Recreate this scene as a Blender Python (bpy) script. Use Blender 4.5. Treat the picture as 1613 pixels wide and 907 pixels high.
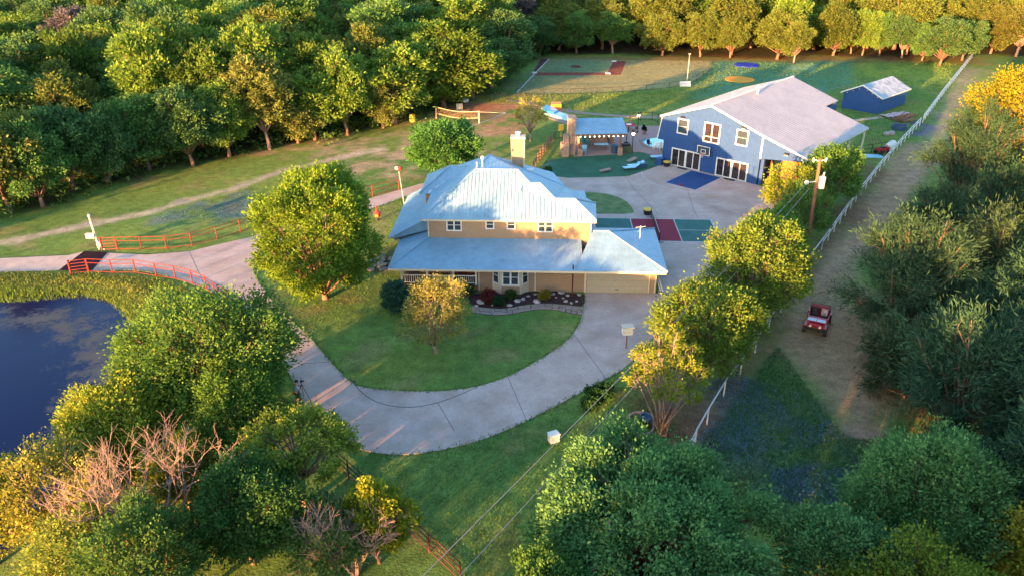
import bpy, math, random
import numpy as np
from mathutils import Vector, Matrix
R = math.radians
random.seed(7)
for o in list(bpy.data.objects): bpy.data.objects.remove(o)
sc = bpy.context.scene; col = sc.collection

# ---------------------------------------------------------------- camera, sky, sun
CAM_H = 27.7; FPX = 1200.0; DPX = 600.0
_n = math.hypot(FPX, DPX); SP = DPX/_n; CP = FPX/_n
cam = bpy.data.cameras.new('camera'); cam.sensor_width = 36; cam.lens = 36*FPX/1613
cam.clip_end = 5000
co = bpy.data.objects.new('camera', cam); col.objects.link(co)
co.location = (0, 0, CAM_H); co.rotation_euler = (R(90)-math.atan2(DPX, FPX), 0, 0)
sc.camera = co
SUN_EL = R(5.0); SUN_AZ = R(34.5)      # light travels towards (sin az, cos az)
w = bpy.data.worlds.new('World'); sc.world = w; w.use_nodes = True
nt = w.node_tree; nt.nodes.clear()
sky = nt.nodes.new('ShaderNodeTexSky'); sky.sky_type = 'NISHITA'; sky.sun_disc = False
sky.sun_elevation = SUN_EL; sky.sun_rotation = math.pi + SUN_AZ
sky.air_density = 1.0; sky.dust_density = 1.6; sky.ozone_density = 2.2
bg = nt.nodes.new('ShaderNodeBackground'); bg.inputs[1].default_value = 0.15
ow = nt.nodes.new('ShaderNodeOutputWorld')
nt.links.new(sky.outputs[0], bg.inputs[0]); nt.links.new(bg.outputs[0], ow.inputs[0])
sl = bpy.data.lights.new('sun', 'SUN'); sl.energy = 4.6; sl.angle = R(0.6); sl.color = (1.0, 0.47, 0.17)
so = bpy.data.objects.new('sun', sl); col.objects.link(so)
_ld = Vector((math.sin(SUN_AZ)*math.cos(SUN_EL), math.cos(SUN_AZ)*math.cos(SUN_EL), -math.sin(SUN_EL)))
so.rotation_euler = _ld.to_track_quat('-Z', 'Y').to_euler()
so.location = (-60, -90, 60)
sc.view_settings.view_transform = 'Standard'; sc.view_settings.look = 'None'
sc.view_settings.gamma = 1; sc.view_settings.exposure = 3.0
sc.render.engine = 'CYCLES'

# ---------------------------------------------------------------- helpers
def G(px, py, z=0.0):
    v = (py-453.5)/FPX; t = (CAM_H-z)/(SP+v*CP)
    return ((px-806.5)/FPX*t, t*(CP-v*SP))
def ztop(px, py, y):          # height of the view ray over world depth y
    v = (py-453.5)/FPX; t = y/(CP-v*SP)
    return CAM_H-t*(SP+v*CP)
def ppm(px, py, z=0):         # photo pixels per metre there
    v = (py-453.5)/FPX; t = (CAM_H-z)/(SP+v*CP); return FPX/t
def lin(r, g, b):
    f = lambda c: ((c/255+.055)/1.055)**2.4 if c/255 > .04045 else c/255/12.92
    return (f(r), f(g), f(b), 1)
def tag(o, label=None, cat=None, group=None, kind=None):
    if label: o['label'] = label
    if cat: o['category'] = cat
    if group: o['group'] = group
    if kind: o['kind'] = kind
    return o
def empty(name, loc, rz=0, label=None, cat=None, group=None):
    o = bpy.data.objects.new(name, None); col.objects.link(o)
    o.location = (loc[0], loc[1], loc[2] if len(loc) > 2 else 0); o.rotation_euler = (0, 0, rz)
    o.empty_display_size = .3
    return tag(o, label, cat, group)
def children(o): return [c for c in bpy.data.objects if c.parent == o]
def copy_tree(o, parent=None):
    c = o.copy(); col.objects.link(c)
    if parent: c.parent = parent
    for ch in list(o.children): copy_tree(ch, c)
    return c
def mesh_np(name, V, Fq, mat, parent=None, attr=None, smooth=False):
    V = np.asarray(V, dtype=np.float32); Fq = np.asarray(Fq, dtype=np.int32)
    me = bpy.data.meshes.new(name); k = Fq.shape[1]
    me.vertices.add(len(V)); me.vertices.foreach_set('co', V.ravel())
    me.loops.add(Fq.size); me.loops.foreach_set('vertex_index', Fq.ravel())
    me.polygons.add(len(Fq)); me.polygons.foreach_set('loop_start', np.arange(0, Fq.size, k, dtype=np.int32))
    try: me.polygons.foreach_set('loop_total', np.full(len(Fq), k, dtype=np.int32))
    except Exception: pass
    if smooth: me.polygons.foreach_set('use_smooth', np.ones(len(Fq), dtype=bool))
    me.update(calc_edges=True)
    if attr is not None:
        a = me.attributes.new('v', 'FLOAT', 'FACE'); a.data.foreach_set('value', np.asarray(attr, dtype=np.float32))
    if mat: me.materials.append(mat)
    return me
def link(name, me, parent=None):
    o = bpy.data.objects.new(name, me); col.objects.link(o)
    if parent: o.parent = parent
    return o
class MB:
    def __init__(s): s.v = []; s.f = []
    def add(s, vs, fs):
        n = len(s.v); s.v += [tuple(p) for p in vs]; s.f += [tuple(i+n for i in f) for f in fs]; return s
    def box(s, c, d, rz=0, tilt=None):
        x, y, z = d[0]/2, d[1]/2, d[2]/2
        vs = [Vector((i*x, j*y, k*z)) for k in (-1, 1) for j in (-1, 1) for i in (-1, 1)]
        M = Matrix.Rotation(rz, 3, 'Z')
        if tilt: M = M @ Matrix.Rotation(tilt[0], 3, 'X') @ Matrix.Rotation(tilt[1], 3, 'Y')
        vs = [M @ p + Vector(c) for p in vs]
        return s.add(vs, [(0,2,3,1),(4,5,7,6),(0,1,5,4),(2,6,7,3),(0,4,6,2),(1,3,7,5)])
    def bb(s, x0, x1, y0, y1, z0, z1): return s.box(((x0+x1)/2, (y0+y1)/2, (z0+z1)/2), (x1-x0, y1-y0, z1-z0))
    def tube(s, p0, p1, r0, r1=None, n=8, cap=True):
        r1 = r0 if r1 is None else r1
        p0 = Vector(p0); p1 = Vector(p1); d = (p1-p0).normalized()
        a = d.orthogonal().normalized(); b = d.cross(a)
        vs = []
        for p, r in ((p0, r0), (p1, r1)):
            for i in range(n):
                t = 2*math.pi*i/n; vs.append(p+a*math.cos(t)*r+b*math.sin(t)*r)
        fs = [(i, (i+1) % n, n+(i+1) % n, n+i) for i in range(n)]
        if cap: fs += [tuple(range(n))[::-1], tuple(range(n, 2*n))]
        return s.add(vs, fs)
    def path(s, pts, rs, n=6):
        pts = [Vector(p) for p in pts]; vs = []
        for k, p in enumerate(pts):
            d = (pts[min(k+1, len(pts)-1)]-pts[max(k-1, 0)]).normalized()
            a = d.cross(Vector((.13, .97, .2))).normalized(); b = d.cross(a)
            for i in range(n):
                t = 2*math.pi*i/n; vs.append(p+a*math.cos(t)*rs[k]+b*math.sin(t)*rs[k])
        fs = []
        for k in range(len(pts)-1):
            for i in range(n): fs.append((k*n+i, k*n+(i+1) % n, (k+1)*n+(i+1) % n, (k+1)*n+i))
        fs += [tuple(range(n))[::-1], tuple(range((len(pts)-1)*n, len(pts)*n))]
        return s.add(vs, fs)
    def lathe(s, prof, c=(0,0,0), n=12):
        vs = []
        for r, z in prof:
            for i in range(n):
                t = 2*math.pi*i/n; vs.append((c[0]+r*math.cos(t), c[1]+r*math.sin(t), c[2]+z))
        fs = [(k*n+i, k*n+(i+1) % n, (k+1)*n+(i+1) % n, (k+1)*n+i) for k in range(len(prof)-1) for i in range(n)]
        fs += [tuple(range(n))[::-1], tuple(range((len(prof)-1)*n, len(prof)*n))]
        return s.add(vs, fs)
    def ball(s, c, r, n=8, m=5, sq=(1,1,1)):
        prof = [(math.sin(math.pi*k/m), -math.cos(math.pi*k/m)) for k in range(m+1)]
        vs = []; fs = []
        for a, z in prof:
            for i in range(n):
                t = 2*math.pi*i/n; vs.append((c[0]+r*sq[0]*max(a, .02)*math.cos(t), c[1]+r*sq[1]*max(a, .02)*math.sin(t), c[2]+r*sq[2]*z))
        for k in range(m):
            for i in range(n): fs.append((k*n+i, k*n+(i+1) % n, (k+1)*n+(i+1) % n, (k+1)*n+i))
        return s.add(vs, fs)
    def prism(s, poly, z0, z1):       # poly of (x,y), any winding
        n = len(poly)
        a = sum(poly[i][0]*poly[(i+1) % n][1]-poly[(i+1) % n][0]*poly[i][1] for i in range(n))
        if a < 0: poly = poly[::-1]
        vs = [(x, y, z0) for x, y in poly]+[(x, y, z1) for x, y in poly]
        fs = [tuple(range(n))[::-1], tuple(range(n, 2*n))]+[(i, (i+1) % n, n+(i+1) % n, n+i) for i in range(n)]
        return s.add(vs, fs)
    def plate(s, poly, th):           # planar 3d polygon thickened downwards
        n = len(poly)
        a = sum(poly[i][0]*poly[(i+1) % n][1]-poly[(i+1) % n][0]*poly[i][1] for i in range(n))
        if a < 0: poly = poly[::-1]
        vs = [tuple(p) for p in poly]+[(p[0], p[1], p[2]-th) for p in poly]
        fs = [tuple(range(n)), tuple(range(n, 2*n))[::-1]]+[(i, n+i, n+(i+1) % n, (i+1) % n) for i in range(n)]
        return s.add(vs, fs)
    def wallpoly(s, poly, y0, y1):    # polygon in x,z extruded in y
        n = len(poly)
        vs = [(x, y0, z) for x, z in poly]+[(x, y1, z) for x, z in poly]
        fs = [tuple(range(n)), tuple(range(n, 2*n))[::-1]]+[(i, n+i, n+(i+1) % n, (i+1) % n) for i in range(n)]
        return s.add(vs, fs)
    def build(s, name, mat, parent=None, smooth=False, bevel=0):
        me = bpy.data.meshes.new(name); me.from_pydata([tuple(p) for p in s.v], [], s.f)
        me.materials.append(mat)
        import bmesh
        bm = bmesh.new(); bm.from_mesh(me); bmesh.ops.recalc_face_normals(bm, faces=bm.faces)
        if bevel: bmesh.ops.bevel(bm, geom=list(bm.edges), offset=bevel, segments=1, affect='EDGES')
        bm.to_mesh(me); bm.free()
        if smooth:
            for p in me.polygons: p.use_smooth = True
        return link(name, me, parent)
def ribs(mb, poly, sp=.3, w_=.035, h=.03):
    P = [Vector(p) for p in poly]
    nrm = Vector((0, 0, 0))
    for i in range(1, len(P)-1): nrm += (P[i]-P[0]).cross(P[i+1]-P[0])
    nrm.normalize()
    if nrm.z < 0: nrm = -nrm
    e1 = Vector((0, 0, 1)).cross(nrm); e1.normalize(); e2 = nrm.cross(e1)
    o = P[0]; q = [((p-o).dot(e1), (p-o).dot(e2)) for p in P]
    lo = min(a for a, b in q); hi = max(a for a, b in q)
    k = math.floor(lo/sp)+1
    while k*sp < hi:
        x = k*sp; ys = []
        for i in range(len(q)):
            a, b = q[i], q[(i+1) % len(q)]
            if (a[0] <= x) != (b[0] <= x): ys.append(a[1]+(x-a[0])/(b[0]-a[0])*(b[1]-a[1]))
        ys.sort()
        for j in range(0, len(ys)-1, 2):
            p = [o+e1*(x+dx)+e2*yy+nrm*dz for yy in (ys[j], ys[j+1]) for dx, dz in ((-w_, -.002), (w_, -.002), (0, h))]
            mb.add(p, [(0,1,4,3),(1,2,5,4),(2,0,3,5),(0,2,1),(3,4,5)])
        k += 1

# ---------------------------------------------------------------- materials
def newmat(name):
    m = bpy.data.materials.new(name); m.use_nodes = True
    return m, m.node_tree, m.node_tree.nodes['Principled BSDF']
def mat(name, c, rough=.7, metal=0, var=.18, scale=3.0, bump=.0, bscale=40, spec=.3, c2=None, det=6):
    m, t, b = newmat(name)
    tc = t.nodes.new('ShaderNodeTexCoord'); nz = t.nodes.new('ShaderNodeTexNoise')
    nz.inputs['Scale'].default_value = scale; nz.inputs['Detail'].default_value = det; nz.inputs['Roughness'].default_value = .65
    t.links.new(tc.outputs['Object'], nz.inputs['Vector'])
    cr = t.nodes.new('ShaderNodeValToRGB'); cr.color_ramp.elements[0].position = .3; cr.color_ramp.elements[1].position = .7
    a = tuple(x*(1-var) for x in c[:3])+(1,); d = tuple(min(1, x*(1+var)) for x in (c2 or c)[:3])+(1,)
    cr.color_ramp.elements[0].color = a; cr.color_ramp.elements[1].color = d
    t.links.new(nz.outputs['Fac'], cr.inputs[0]); t.links.new(cr.outputs[0], b.inputs['Base Color'])
    b.inputs['Roughness'].default_value = rough; b.inputs['Metallic'].default_value = metal
    b.inputs['Specular IOR Level'].default_value = spec
    if bump:
        n2 = t.nodes.new('ShaderNodeTexNoise'); n2.inputs['Scale'].default_value = bscale; n2.inputs['Detail'].default_value = 4
        t.links.new(tc.outputs['Object'], n2.inputs['Vector'])
        bp = t.nodes.new('ShaderNodeBump'); bp.inputs['Strength'].default_value = bump; bp.inputs['Distance'].default_value = .03
        t.links.new(n2.outputs['Fac'], bp.inputs['Height']); t.links.new(bp.outputs[0], b.inputs['Normal'])
    return m
def emat(name, c, s):
    m, t, b = newmat(name); b.inputs['Base Color'].default_value = c
    b.inputs['Emission Color'].default_value = c; b.inputs['Emission Strength'].default_value = s
    return m
M = {}
M['metal_roof'] = mat('metal_roof', (.165,.30,.41), .45, .1, .12, .9, .05, 8, .5)
M['barn_roof'] = mat('barn_roof', (.285,.285,.31), .5, .1, .10, .6, .05, 6, .4)
M['shed_roof'] = mat('shed_roof', (.11,.18,.25), .5, .2, .3, 1.4, .05, 8, .4, c2=(.30,.35,.40))
M['tan'] = mat('tan_siding', (.30,.20,.125), .8, 0, .08, 2, .15, 30)
M['trim'] = mat('cream_trim', (.52,.45,.34), .6, 0, .06)
M['white'] = mat('white_paint', (.62,.61,.58), .5, 0, .06)
M['blue'] = mat('blue_siding', (.018,.065,.20), .6, 0, .14, 1.5, .1, 20)
M['glass'] = mat('window_glass', (.035,.05,.07), .06, 0, .3, .8, spec=.9)
M['door_glass'] = mat('door_glass', (.028,.02,.022), .12, 0, .5, 1.2, spec=.8)
M['garage'] = mat('garage_door_paint', (.33,.30,.22), .6, 0, .08)
M['concrete'] = mat('concrete', (.385,.285,.235), .85, 0, .14, .45, .25, 25, c2=(.42,.34,.31), det=12)
def wear(m, s1, s2, lo):
    t = m.node_tree; b = t.nodes['Principled BSDF']; src = b.inputs['Base Color'].links[0].from_socket
    tc_ = t.nodes.new('ShaderNodeTexCoord'); prev = src
    for s_, a_, det in ((s1, lo, 3), (s2, .9, 8)):
        n_ = t.nodes.new('ShaderNodeTexNoise'); n_.inputs['Scale'].default_value = s_; n_.inputs['Detail'].default_value = det; n_.inputs['Roughness'].default_value = .7
        t.links.new(tc_.outputs['Object'], n_.inputs['Vector'])
        q_ = t.nodes.new('ShaderNodeMapRange'); q_.inputs['From Min'].default_value = .35; q_.inputs['From Max'].default_value = .55; q_.inputs['To Min'].default_value = a_; q_.inputs['To Max'].default_value = 1.05
        t.links.new(n_.outputs['Fac'], q_.inputs['Value'])
        v_ = t.nodes.new('ShaderNodeVectorMath'); v_.operation = 'SCALE'; t.links.new(prev, v_.inputs[0]); t.links.new(q_.outputs[0], v_.inputs['Scale']); prev = v_.outputs[0]
    t.links.new(prev, b.inputs['Base Color'])
wear(M['concrete'], .16, 5, .9); wear(M['barn_roof'], .25, 2.5, .95); wear(M['metal_roof'], .3, 2.5, .95)
M['gravel'] = mat('gravel_road', (.42,.34,.30), .95, 0, .2, .8, .6, 30)
M['dark_steel'] = mat('dark_steel', (.05,.035,.03), .6, .3, .3)
M['red_pipe'] = mat('red_pipe_paint', (.15,.02,.016), .6, 0, .2, 2)
M['brown_pipe'] = mat('rusted_pipe', (.07,.02,.02), .8, 0, .3, 3)
M['white_pipe'] = mat('white_pipe_paint', (.58,.58,.58), .5, 0, .10, 2)
M['wood_pole'] = mat('pole_wood', (.22,.09,.05), .85, 0, .3, 3, .4, 20)
M['galv'] = mat('galvanised', (.55,.55,.55), .45, .3, .1)
M['mulch'] = mat('mulch', (.045,.022,.028), .95, 0, .5, 6, .8, 40)
M['flagstone'] = mat('flagstone', (.27,.21,.175), .85, 0, .2, 2, .3, 25)
M['stone'] = mat('stone_masonry', (.34,.22,.16), .85, 0, .3, 3, .5, 20)
M['rock'] = mat('garden_rock', (.30,.27,.26), .85, 0, .25, 4, .4, 14)
M['brick'] = mat('patio_brick', (.33,.22,.20), .85, 0, .2, 3, .3, 20)
M['timber'] = mat('timber', (.20,.11,.07), .8, 0, .3, 4, .3, 20)
M['turf'] = mat('artificial_turf', (.025,.11,.065), .95, 0, .3, .5, .5, 60)
M['lawn'] = mat('lawn_patch', (.06,.14,.035), .95, 0, .35, .8, .6, 30, c2=(.13,.18,.07))
M['court_green'] = mat('court_green', (.025,.12,.11), .8, 0, .22, 1.0)
M['court_red'] = mat('court_red', (.20,.012,.035), .8, 0, .18, 1.0)
M['court_blue'] = mat('court_blue', (.012,.06,.19), .8, 0, .15, 1.0)
M['line'] = mat('court_line_paint', (.45,.45,.45), .7, 0, .15, 4)
M['black'] = mat('black_rubber', (.02,.02,.022), .7, 0, .2)
M['red_paint'] = mat('red_car_paint', (.42,.02,.025), .35, 0, .25, 2, spec=.5)
M['chrome'] = mat('chrome', (.7,.7,.72), .2, .8, .05)
M['yellow'] = mat('yellow_plastic', (.65,.42,.05), .5, 0, .1)
M['orange'] = mat('orange_plastic', (.75,.25,.02), .5, 0, .1)
M['royal'] = mat('royal_blue_mat', (.01,.03,.35), .6, 0, .1)
M['orange_mat'] = mat('orange_mat', (.65,.27,.02), .6, 0, .1)
M['teal'] = mat('teal_paint', (.02,.30,.30), .5, 0, .1)
M['sky_cloth'] = mat('light_blue_plastic', (.25,.55,.75), .5, 0, .1)
M['binblue'] = mat('bin_blue', (.03,.07,.14), .5, 0, .1)
M['pool'] = mat('pool_water', (.12,.42,.58), .06, 0, .12, 1.5, .15, 4, .6)
M['slide'] = mat('pool_slide_blue', (.02,.25,.55), .25, 0, .1)
M['bark'] = mat('bark', (.16,.10,.075), .9, 0, .3, 5, .6, 18)
M['bark_pale'] = mat('bark_pale', (.27,.19,.16), .85, 0, .25, 4, .4, 18)
M['reddirt'] = mat('red_infield_clay', (.20,.035,.025), .95, 0, .2, .8, .4, 30)
M['darkclay'] = mat('dark_clay', (.09,.03,.03), .95, 0, .2, 1, .4, 30)
M['skin'] = mat('skin', (.45,.24,.17), .6, 0, .05)
M['shirt'] = mat('light_blue_shirt', (.25,.45,.62), .8, 0, .08)
M['shorts'] = mat('dark_shorts', (.03,.025,.03), .8, 0, .1)
M['redcloth'] = mat('red_cloth', (.35,.03,.03), .8, 0, .1)
M['wire'] = mat('wire', (.30,.28,.30), .6, .2, .05)
M['lamp'] = emat('lamp_globe', (1,.72,.42,1), 6)
M['bulb'] = emat('string_bulb', (1,.8,.55,1), 4)
M['tarp'] = mat('grey_tarp', (.42,.33,.33), .8, 0, .2)
M['net'] = mat('net_tape', (.48,.36,.25), .8, 0, .1)
M['joint'] = mat('joint_dirt', (.06,.05,.05), .95, 0, .3)

def leaf_mat(name, trans=.42):
    m, t, b = newmat(name); t.nodes.remove(b)
    out = t.nodes['Material Output']
    oi = t.nodes.new('ShaderNodeObjectInfo'); at = t.nodes.new('ShaderNodeAttribute'); at.attribute_name = 'v'
    mr = t.nodes.new('ShaderNodeMapRange'); mr.inputs['To Min'].default_value = .62; mr.inputs['To Max'].default_value = 1.4
    t.links.new(at.outputs['Fac'], mr.inputs['Value'])
    mx = t.nodes.new('ShaderNodeVectorMath'); mx.operation = 'SCALE'
    t.links.new(oi.outputs['Color'], mx.inputs[0]); t.links.new(mr.outputs[0], mx.inputs['Scale'])
    hs = t.nodes.new('ShaderNodeHueSaturation'); hs.inputs['Saturation'].default_value = 1
    mh = t.nodes.new('ShaderNodeMapRange'); mh.inputs['To Min'].default_value = .515; mh.inputs['To Max'].default_value = .485
    t.links.new(at.outputs['Fac'], mh.inputs['Value']); t.links.new(mh.outputs[0], hs.inputs['Hue'])
    t.links.new(mx.outputs[0], hs.inputs['Color'])
    d = t.nodes.new('ShaderNodeBsdfDiffuse'); tr = t.nodes.new('ShaderNodeBsdfTranslucent'); ms = t.nodes.new('ShaderNodeMixShader')
    ms.inputs[0].default_value = trans
    t.links.new(hs.outputs[0], d.inputs[0]); t.links.new(hs.outputs[0], tr.inputs[0])
    t.links.new(d.outputs[0], ms.inputs[1]); t.links.new(tr.outputs[0], ms.inputs[2])
    t.links.new(ms.outputs[0], out.inputs[0])
    return m
M['leaf'] = leaf_mat('foliage'); M['needle'] = leaf_mat('cedar_foliage', .10)

# ---------------------------------------------------------------- ground
def inpoly(X, Y, poly):
    ins = np.zeros(X.shape, bool); n = len(poly)
    for i in range(n):
        x0, y0 = poly[i]; x1, y1 = poly[(i+1) % n]
        c = ((y0 > Y) != (y1 > Y)) & (X < (x1-x0)*(Y-y0)/((y1-y0) if y1 != y0 else 1e-9)+x0)
        ins ^= c
    return ins
def sdist(X, Y, poly, closed=True):      # positive inside
    d = np.full(X.shape, 1e9); n = len(poly)
    for i in range(n if closed else n-1):
        x0, y0 = poly[i]; x1, y1 = poly[(i+1) % n]; dx, dy = x1-x0, y1-y0; L2 = dx*dx+dy*dy+1e-9
        t = np.clip(((X-x0)*dx+(Y-y0)*dy)/L2, 0, 1)
        d = np.minimum(d, np.hypot(X-x0-t*dx, Y-y0-t*dy))
    if closed: return np.where(inpoly(X, Y, poly), d, -d)
    return -d
def vnoise(X, Y, s, seed=0):
    rs = np.random.RandomState(seed); T = rs.rand(256, 256)
    x = X/s; y = Y/s; xi = np.floor(x).astype(int); yi = np.floor(y).astype(int); fx = x-xi; fy = y-yi
    fx = fx*fx*(3-2*fx); fy = fy*fy*(3-2*fy)
    g = lambda a, b: T[a % 256, b % 256]
    return (g(xi, yi)*(1-fx)+g(xi+1, yi)*fx)*(1-fy)+(g(xi, yi+1)*(1-fx)+g(xi+1, yi+1)*fx)*fy
def fbm(X, Y, s, seed=0): return (vnoise(X, Y, s, seed)+.5*vnoise(X, Y, s/2.1, seed+1)+.25*vnoise(X, Y, s/4.3, seed+2))/1.75
PX = lambda pts, z=0: [G(a, b, z) for a, b in pts]
WATER_Z = -.5
POND = PX([(-900,470),(-300,476),(-60,474),(0,473),(43,470),(90,464),(132,463),(179,472),(199,489),(213,515),(222,545),(224,585),(205,635),(170,700),(100,770),(40,830),(0,880),(-200,1000),(-900,1000)], WATER_Z)
def ground_z(X, Y):
    d = sdist(X, Y, POND)
    z = np.where(d > 0, -.5-np.minimum(d*.35, 1.3), np.minimum(0, -.5+(-d)*.30))
    return z
ax = np.concatenate([-np.geomspace(2500, 82, 22), np.arange(-80, 112, .5), np.geomspace(114, 2500, 20)])
ay = np.concatenate([-np.geomspace(1500, 12, 12), np.arange(-10, 60, .45), np.arange(60, 200, .75), np.geomspace(201, 3500, 22)])
GX, GY = np.meshgrid(ax, ay); GZ = ground_z(GX, GY)
GZ = GZ+np.where(GZ > -.01, 0, 0)
N1 = fbm(GX, GY, 9, 1); N2 = fbm(GX, GY, 3.2, 5); N3 = fbm(GX, GY, 1.3, 9)
C = np.zeros(GX.shape+(3,)); 
def setc(c): return np.array(c[:3])
base = setc((.090,.175,.042)); alt = setc((.155,.225,.048)); dry = setc((.22,.18,.085))
C[:] = base; C += (alt-base)*np.clip(N1*2-.5, 0, 1)[..., None]
k = np.clip((N2-.6)*5, 0, .5)[..., None]; C = C*(1-k)+dry*k
def zone(poly, c, soft=1.0, n=.6, amt=1.0, closed=True, width=0, patch=None):
    global C
    d = sdist(GX, GY, poly, closed)+(width if not closed else 0)+(N2-.5)*n*2*soft+(N3-.5)*n*soft
    a = np.clip(d/soft+.5, 0, 1)*amt
    if patch is not None: a = a*np.clip((N3*.6+N2*.4-patch)*6+.5, 0, 1)
    C = C*(1-a[..., None])+setc(c)*a[..., None]
# woodland floor
EDGE = [(-300,430),(-60,372),(10,334),(70,328),(130,300),(190,285),(250,268),(310,258),(370,245),(425,233),(480,226),(540,216),(600,203),(650,186),(700,168),(745,153),(790,130),(828,100),(860,87)]
FAR = [(860,87),(960,86),(1100,91),(1225,94),(1310,88),(1400,95),(1540,88),(1613,88),(2000,95)]
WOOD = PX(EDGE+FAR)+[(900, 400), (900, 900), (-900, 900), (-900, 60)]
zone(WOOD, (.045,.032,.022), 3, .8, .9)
zone(PX([(820,90),(1560,90),(1560,100),(1310,100),(1225,104),(1100,100),(820,97)]), (.19,.10,.05), 5, .8, .6)
# rough meadow between wood and house
zone(PX([(440,236),(600,208),(700,178),(800,160),(860,165),(800,205),(760,250),(660,255),(580,275),(480,262)]), (.30,.23,.15), 5, 1.3, .75, patch=.46)
zone(PX([(560,235),(700,225),(640,270),(575,268)]), (.36,.28,.18), 3, 1, .7, patch=.5)
zone(PX([(905-70,148),(905,152),(880,172),(800,178),(700,182),(735,165),(780,150)]), (.36,.17,.11), 3, 1, .85)
zone(PX([(755,198),(800,180),(855,200),(790,215)]), (.27,.14,.08), 3, 1, .6, patch=.45)
zone(PX([(780,182),(690,176),(650,195),(730,205)]), (.05,.10,.03), 3, 1, .5)
# dirt track through the meadow
zone(PX([(-200,420),(0,383),(99,363),(165,350),(232,335),(298,316),(374,297),(450,268),(540,248),(600,235)]), (.40,.34,.27), .9, .7, .85, closed=False, width=.75)
# wild flower strips
zone(PX([(640,150),(830,152),(960,150),(1080,140),(1125,118),(1130,100),(1190,98),(1170,115),(1120,145),(1050,168),(1000,184),(900,172)]), (.24,.27,.06), 4, 1, .75, patch=.40)
zone(PX([(1340,103),(1500,100),(1500,128),(1440,138),(1340,115)]), (.24,.30,.05), 4, 1, .7, patch=.42)
zone(PX([(1095,110),(1130,97),(1340,97),(1345,130),(1300,150),(1200,130),(1130,150),(1080,160)]), (.07,.20,.12), 2.5, .4, .9)
zone(PX([(1243,101),(1290,101),(1280,111),(1236,111)]), (.16,.32,.21), .8, .1, .8)
# ball field
BALL = PX([(813,147),(860,149),(960,146),(1080,136),(1104,122),(1123,106),(1118,96.5),(980,95.5),(866,94)])
zone(BALL, (.27,.25,.115), .8, .2, .9)
zone(PX([(813,147),(866,94),(960,96),(930,122),(860,122),(850,148)]), (.09,.19,.10), 4, .5, .7)
# bluebonnets
zone(PX([(250,330),(300,318),(390,300),(410,330),(385,352),(300,352),(240,352)]), (.07,.12,.17), 2, 1.2, .6, patch=.42)
zone(PX([(1118,600),(1160,582),(1205,590),(1235,630),(1225,700),(1150,722),(1100,715),(1105,650)]), (.075,.145,.17), 2.6, 1.0, .7, patch=.36)
zone(PX([(1190,620),(1300,640),(1320,690),(1240,715)]), (.04,.09,.09), 2, 1.2, .6, patch=.48)
zone(PX([(1215,742),(1290,735),(1350,740),(1360,790),(1290,800),(1220,780)]), (.075,.145,.17), 2.6, 1.0, .7, patch=.38)
zone(PX([(1450,190),(1485,185),(1500,205),(1440,212)]), (.06,.06,.16), 2, 1.2, .8, patch=.42)
# tan mown lane right of the white fence
LANE = PX([(1424,226),(1482,226),(1470,262),(1425,320),(1385,385),(1345,430),(1340,480),(1400,520),(1440,560),(1420,620),(1390,690),(1345,692),(1318,645),(1265,590),(1222,545),(1226,510),(1262,440),(1310,375),(1370,300)])
zone(LANE, (.34,.22,.145), 1.8, .7, .8)
zone(PX([(1478,228),(1420,300),(1365,370),(1300,430),(1245,470)]), (.40,.27,.19), 1.2, .6, .6, closed=False, width=.5)  # streak of low sun along the lane, put into the ground colour
zone(PX([(1530,110),(1500,160),(1475,228)]), (.27,.22,.17), 2, .8, .6, closed=False, width=1.3)
# bare soil strip by white fence and beneath the row of trees, pond bank
zone(PX([(1085,708),(1113,664),(1209,518),(1293,390),(1383,268)]), (.16,.10,.06), 1.2, .8, .7, closed=False, width=1.0)
zone(PX([(975,620),(1060,600),(1090,650),(1075,700),(980,700),(960,655)]), (.14,.065,.04), 2, .8, .75)
zone(PX([(0,432),(100,430),(250,440),(330,465),(345,490),(300,540),(230,520),(200,480),(130,455),(0,462)]), (.17,.14,.035), 2.5, 1, .7)
zone(PX([(760,830),(820,800),(860,907),(700,960)]), (.16,.13,.04), 3, 1, .6)
zone(PX([(945,312),(985,318),(975,328),(945,325)]), (.13,.10,.08), .8, .6, .7)
zone(PX([(1285,228),(1345,230),(1350,262),(1300,275)]), (.20,.08,.05), 2, .8, .6)
zone(PX([(585,395),(618,385),(612,425),(590,430)]), (.15,.09,.07), .8, .5, .6)
wet = np.clip((-GZ-.15)/.35, 0, 1)[..., None]; C = C*(1-wet)+setc((.02,.022,.018))*wet
me = bpy.data.meshes.new('ground')
ny, nx = GX.shape; idx = np.arange(nx*ny).reshape(ny, nx)
Fq = np.stack([idx[:-1,:-1], idx[:-1,1:], idx[1:,1:], idx[1:,:-1]], -1).reshape(-1, 4)
M['ground'], t, b = newmat('ground_cover')
at = t.nodes.new('ShaderNodeAttribute'); at.attribute_name = 'zone'
tc = t.nodes.new('ShaderNodeTexCoord')
def noise(t, sc_, det=6, ro=.65):
    n = t.nodes.new('ShaderNodeTexNoise'); n.inputs['Scale'].default_value = sc_; n.inputs['Detail'].default_value = det; n.inputs['Roughness'].default_value = ro
    t.links.new(tc.outputs['Object'], n.inputs['Vector']); return n
n1 = noise(t, 1.1, 8, .7); n2 = noise(t, 7, 4); n3 = noise(t, .12, 3)
def mrange(t, src, a, b_, lo=.3, hi=.7):
    m_ = t.nodes.new('ShaderNodeMapRange'); m_.inputs['From Min'].default_value = lo; m_.inputs['From Max'].default_value = hi
    m_.inputs['To Min'].default_value = a; m_.inputs['To Max'].default_value = b_; t.links.new(src, m_.inputs['Value']); return m_
r1 = mrange(t, n1.outputs['Fac'], .62, 1.4); r2 = mrange(t, n2.outputs['Fac'], .7, 1.3); r3 = mrange(t, n3.outputs['Fac'], .85, 1.15)
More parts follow.
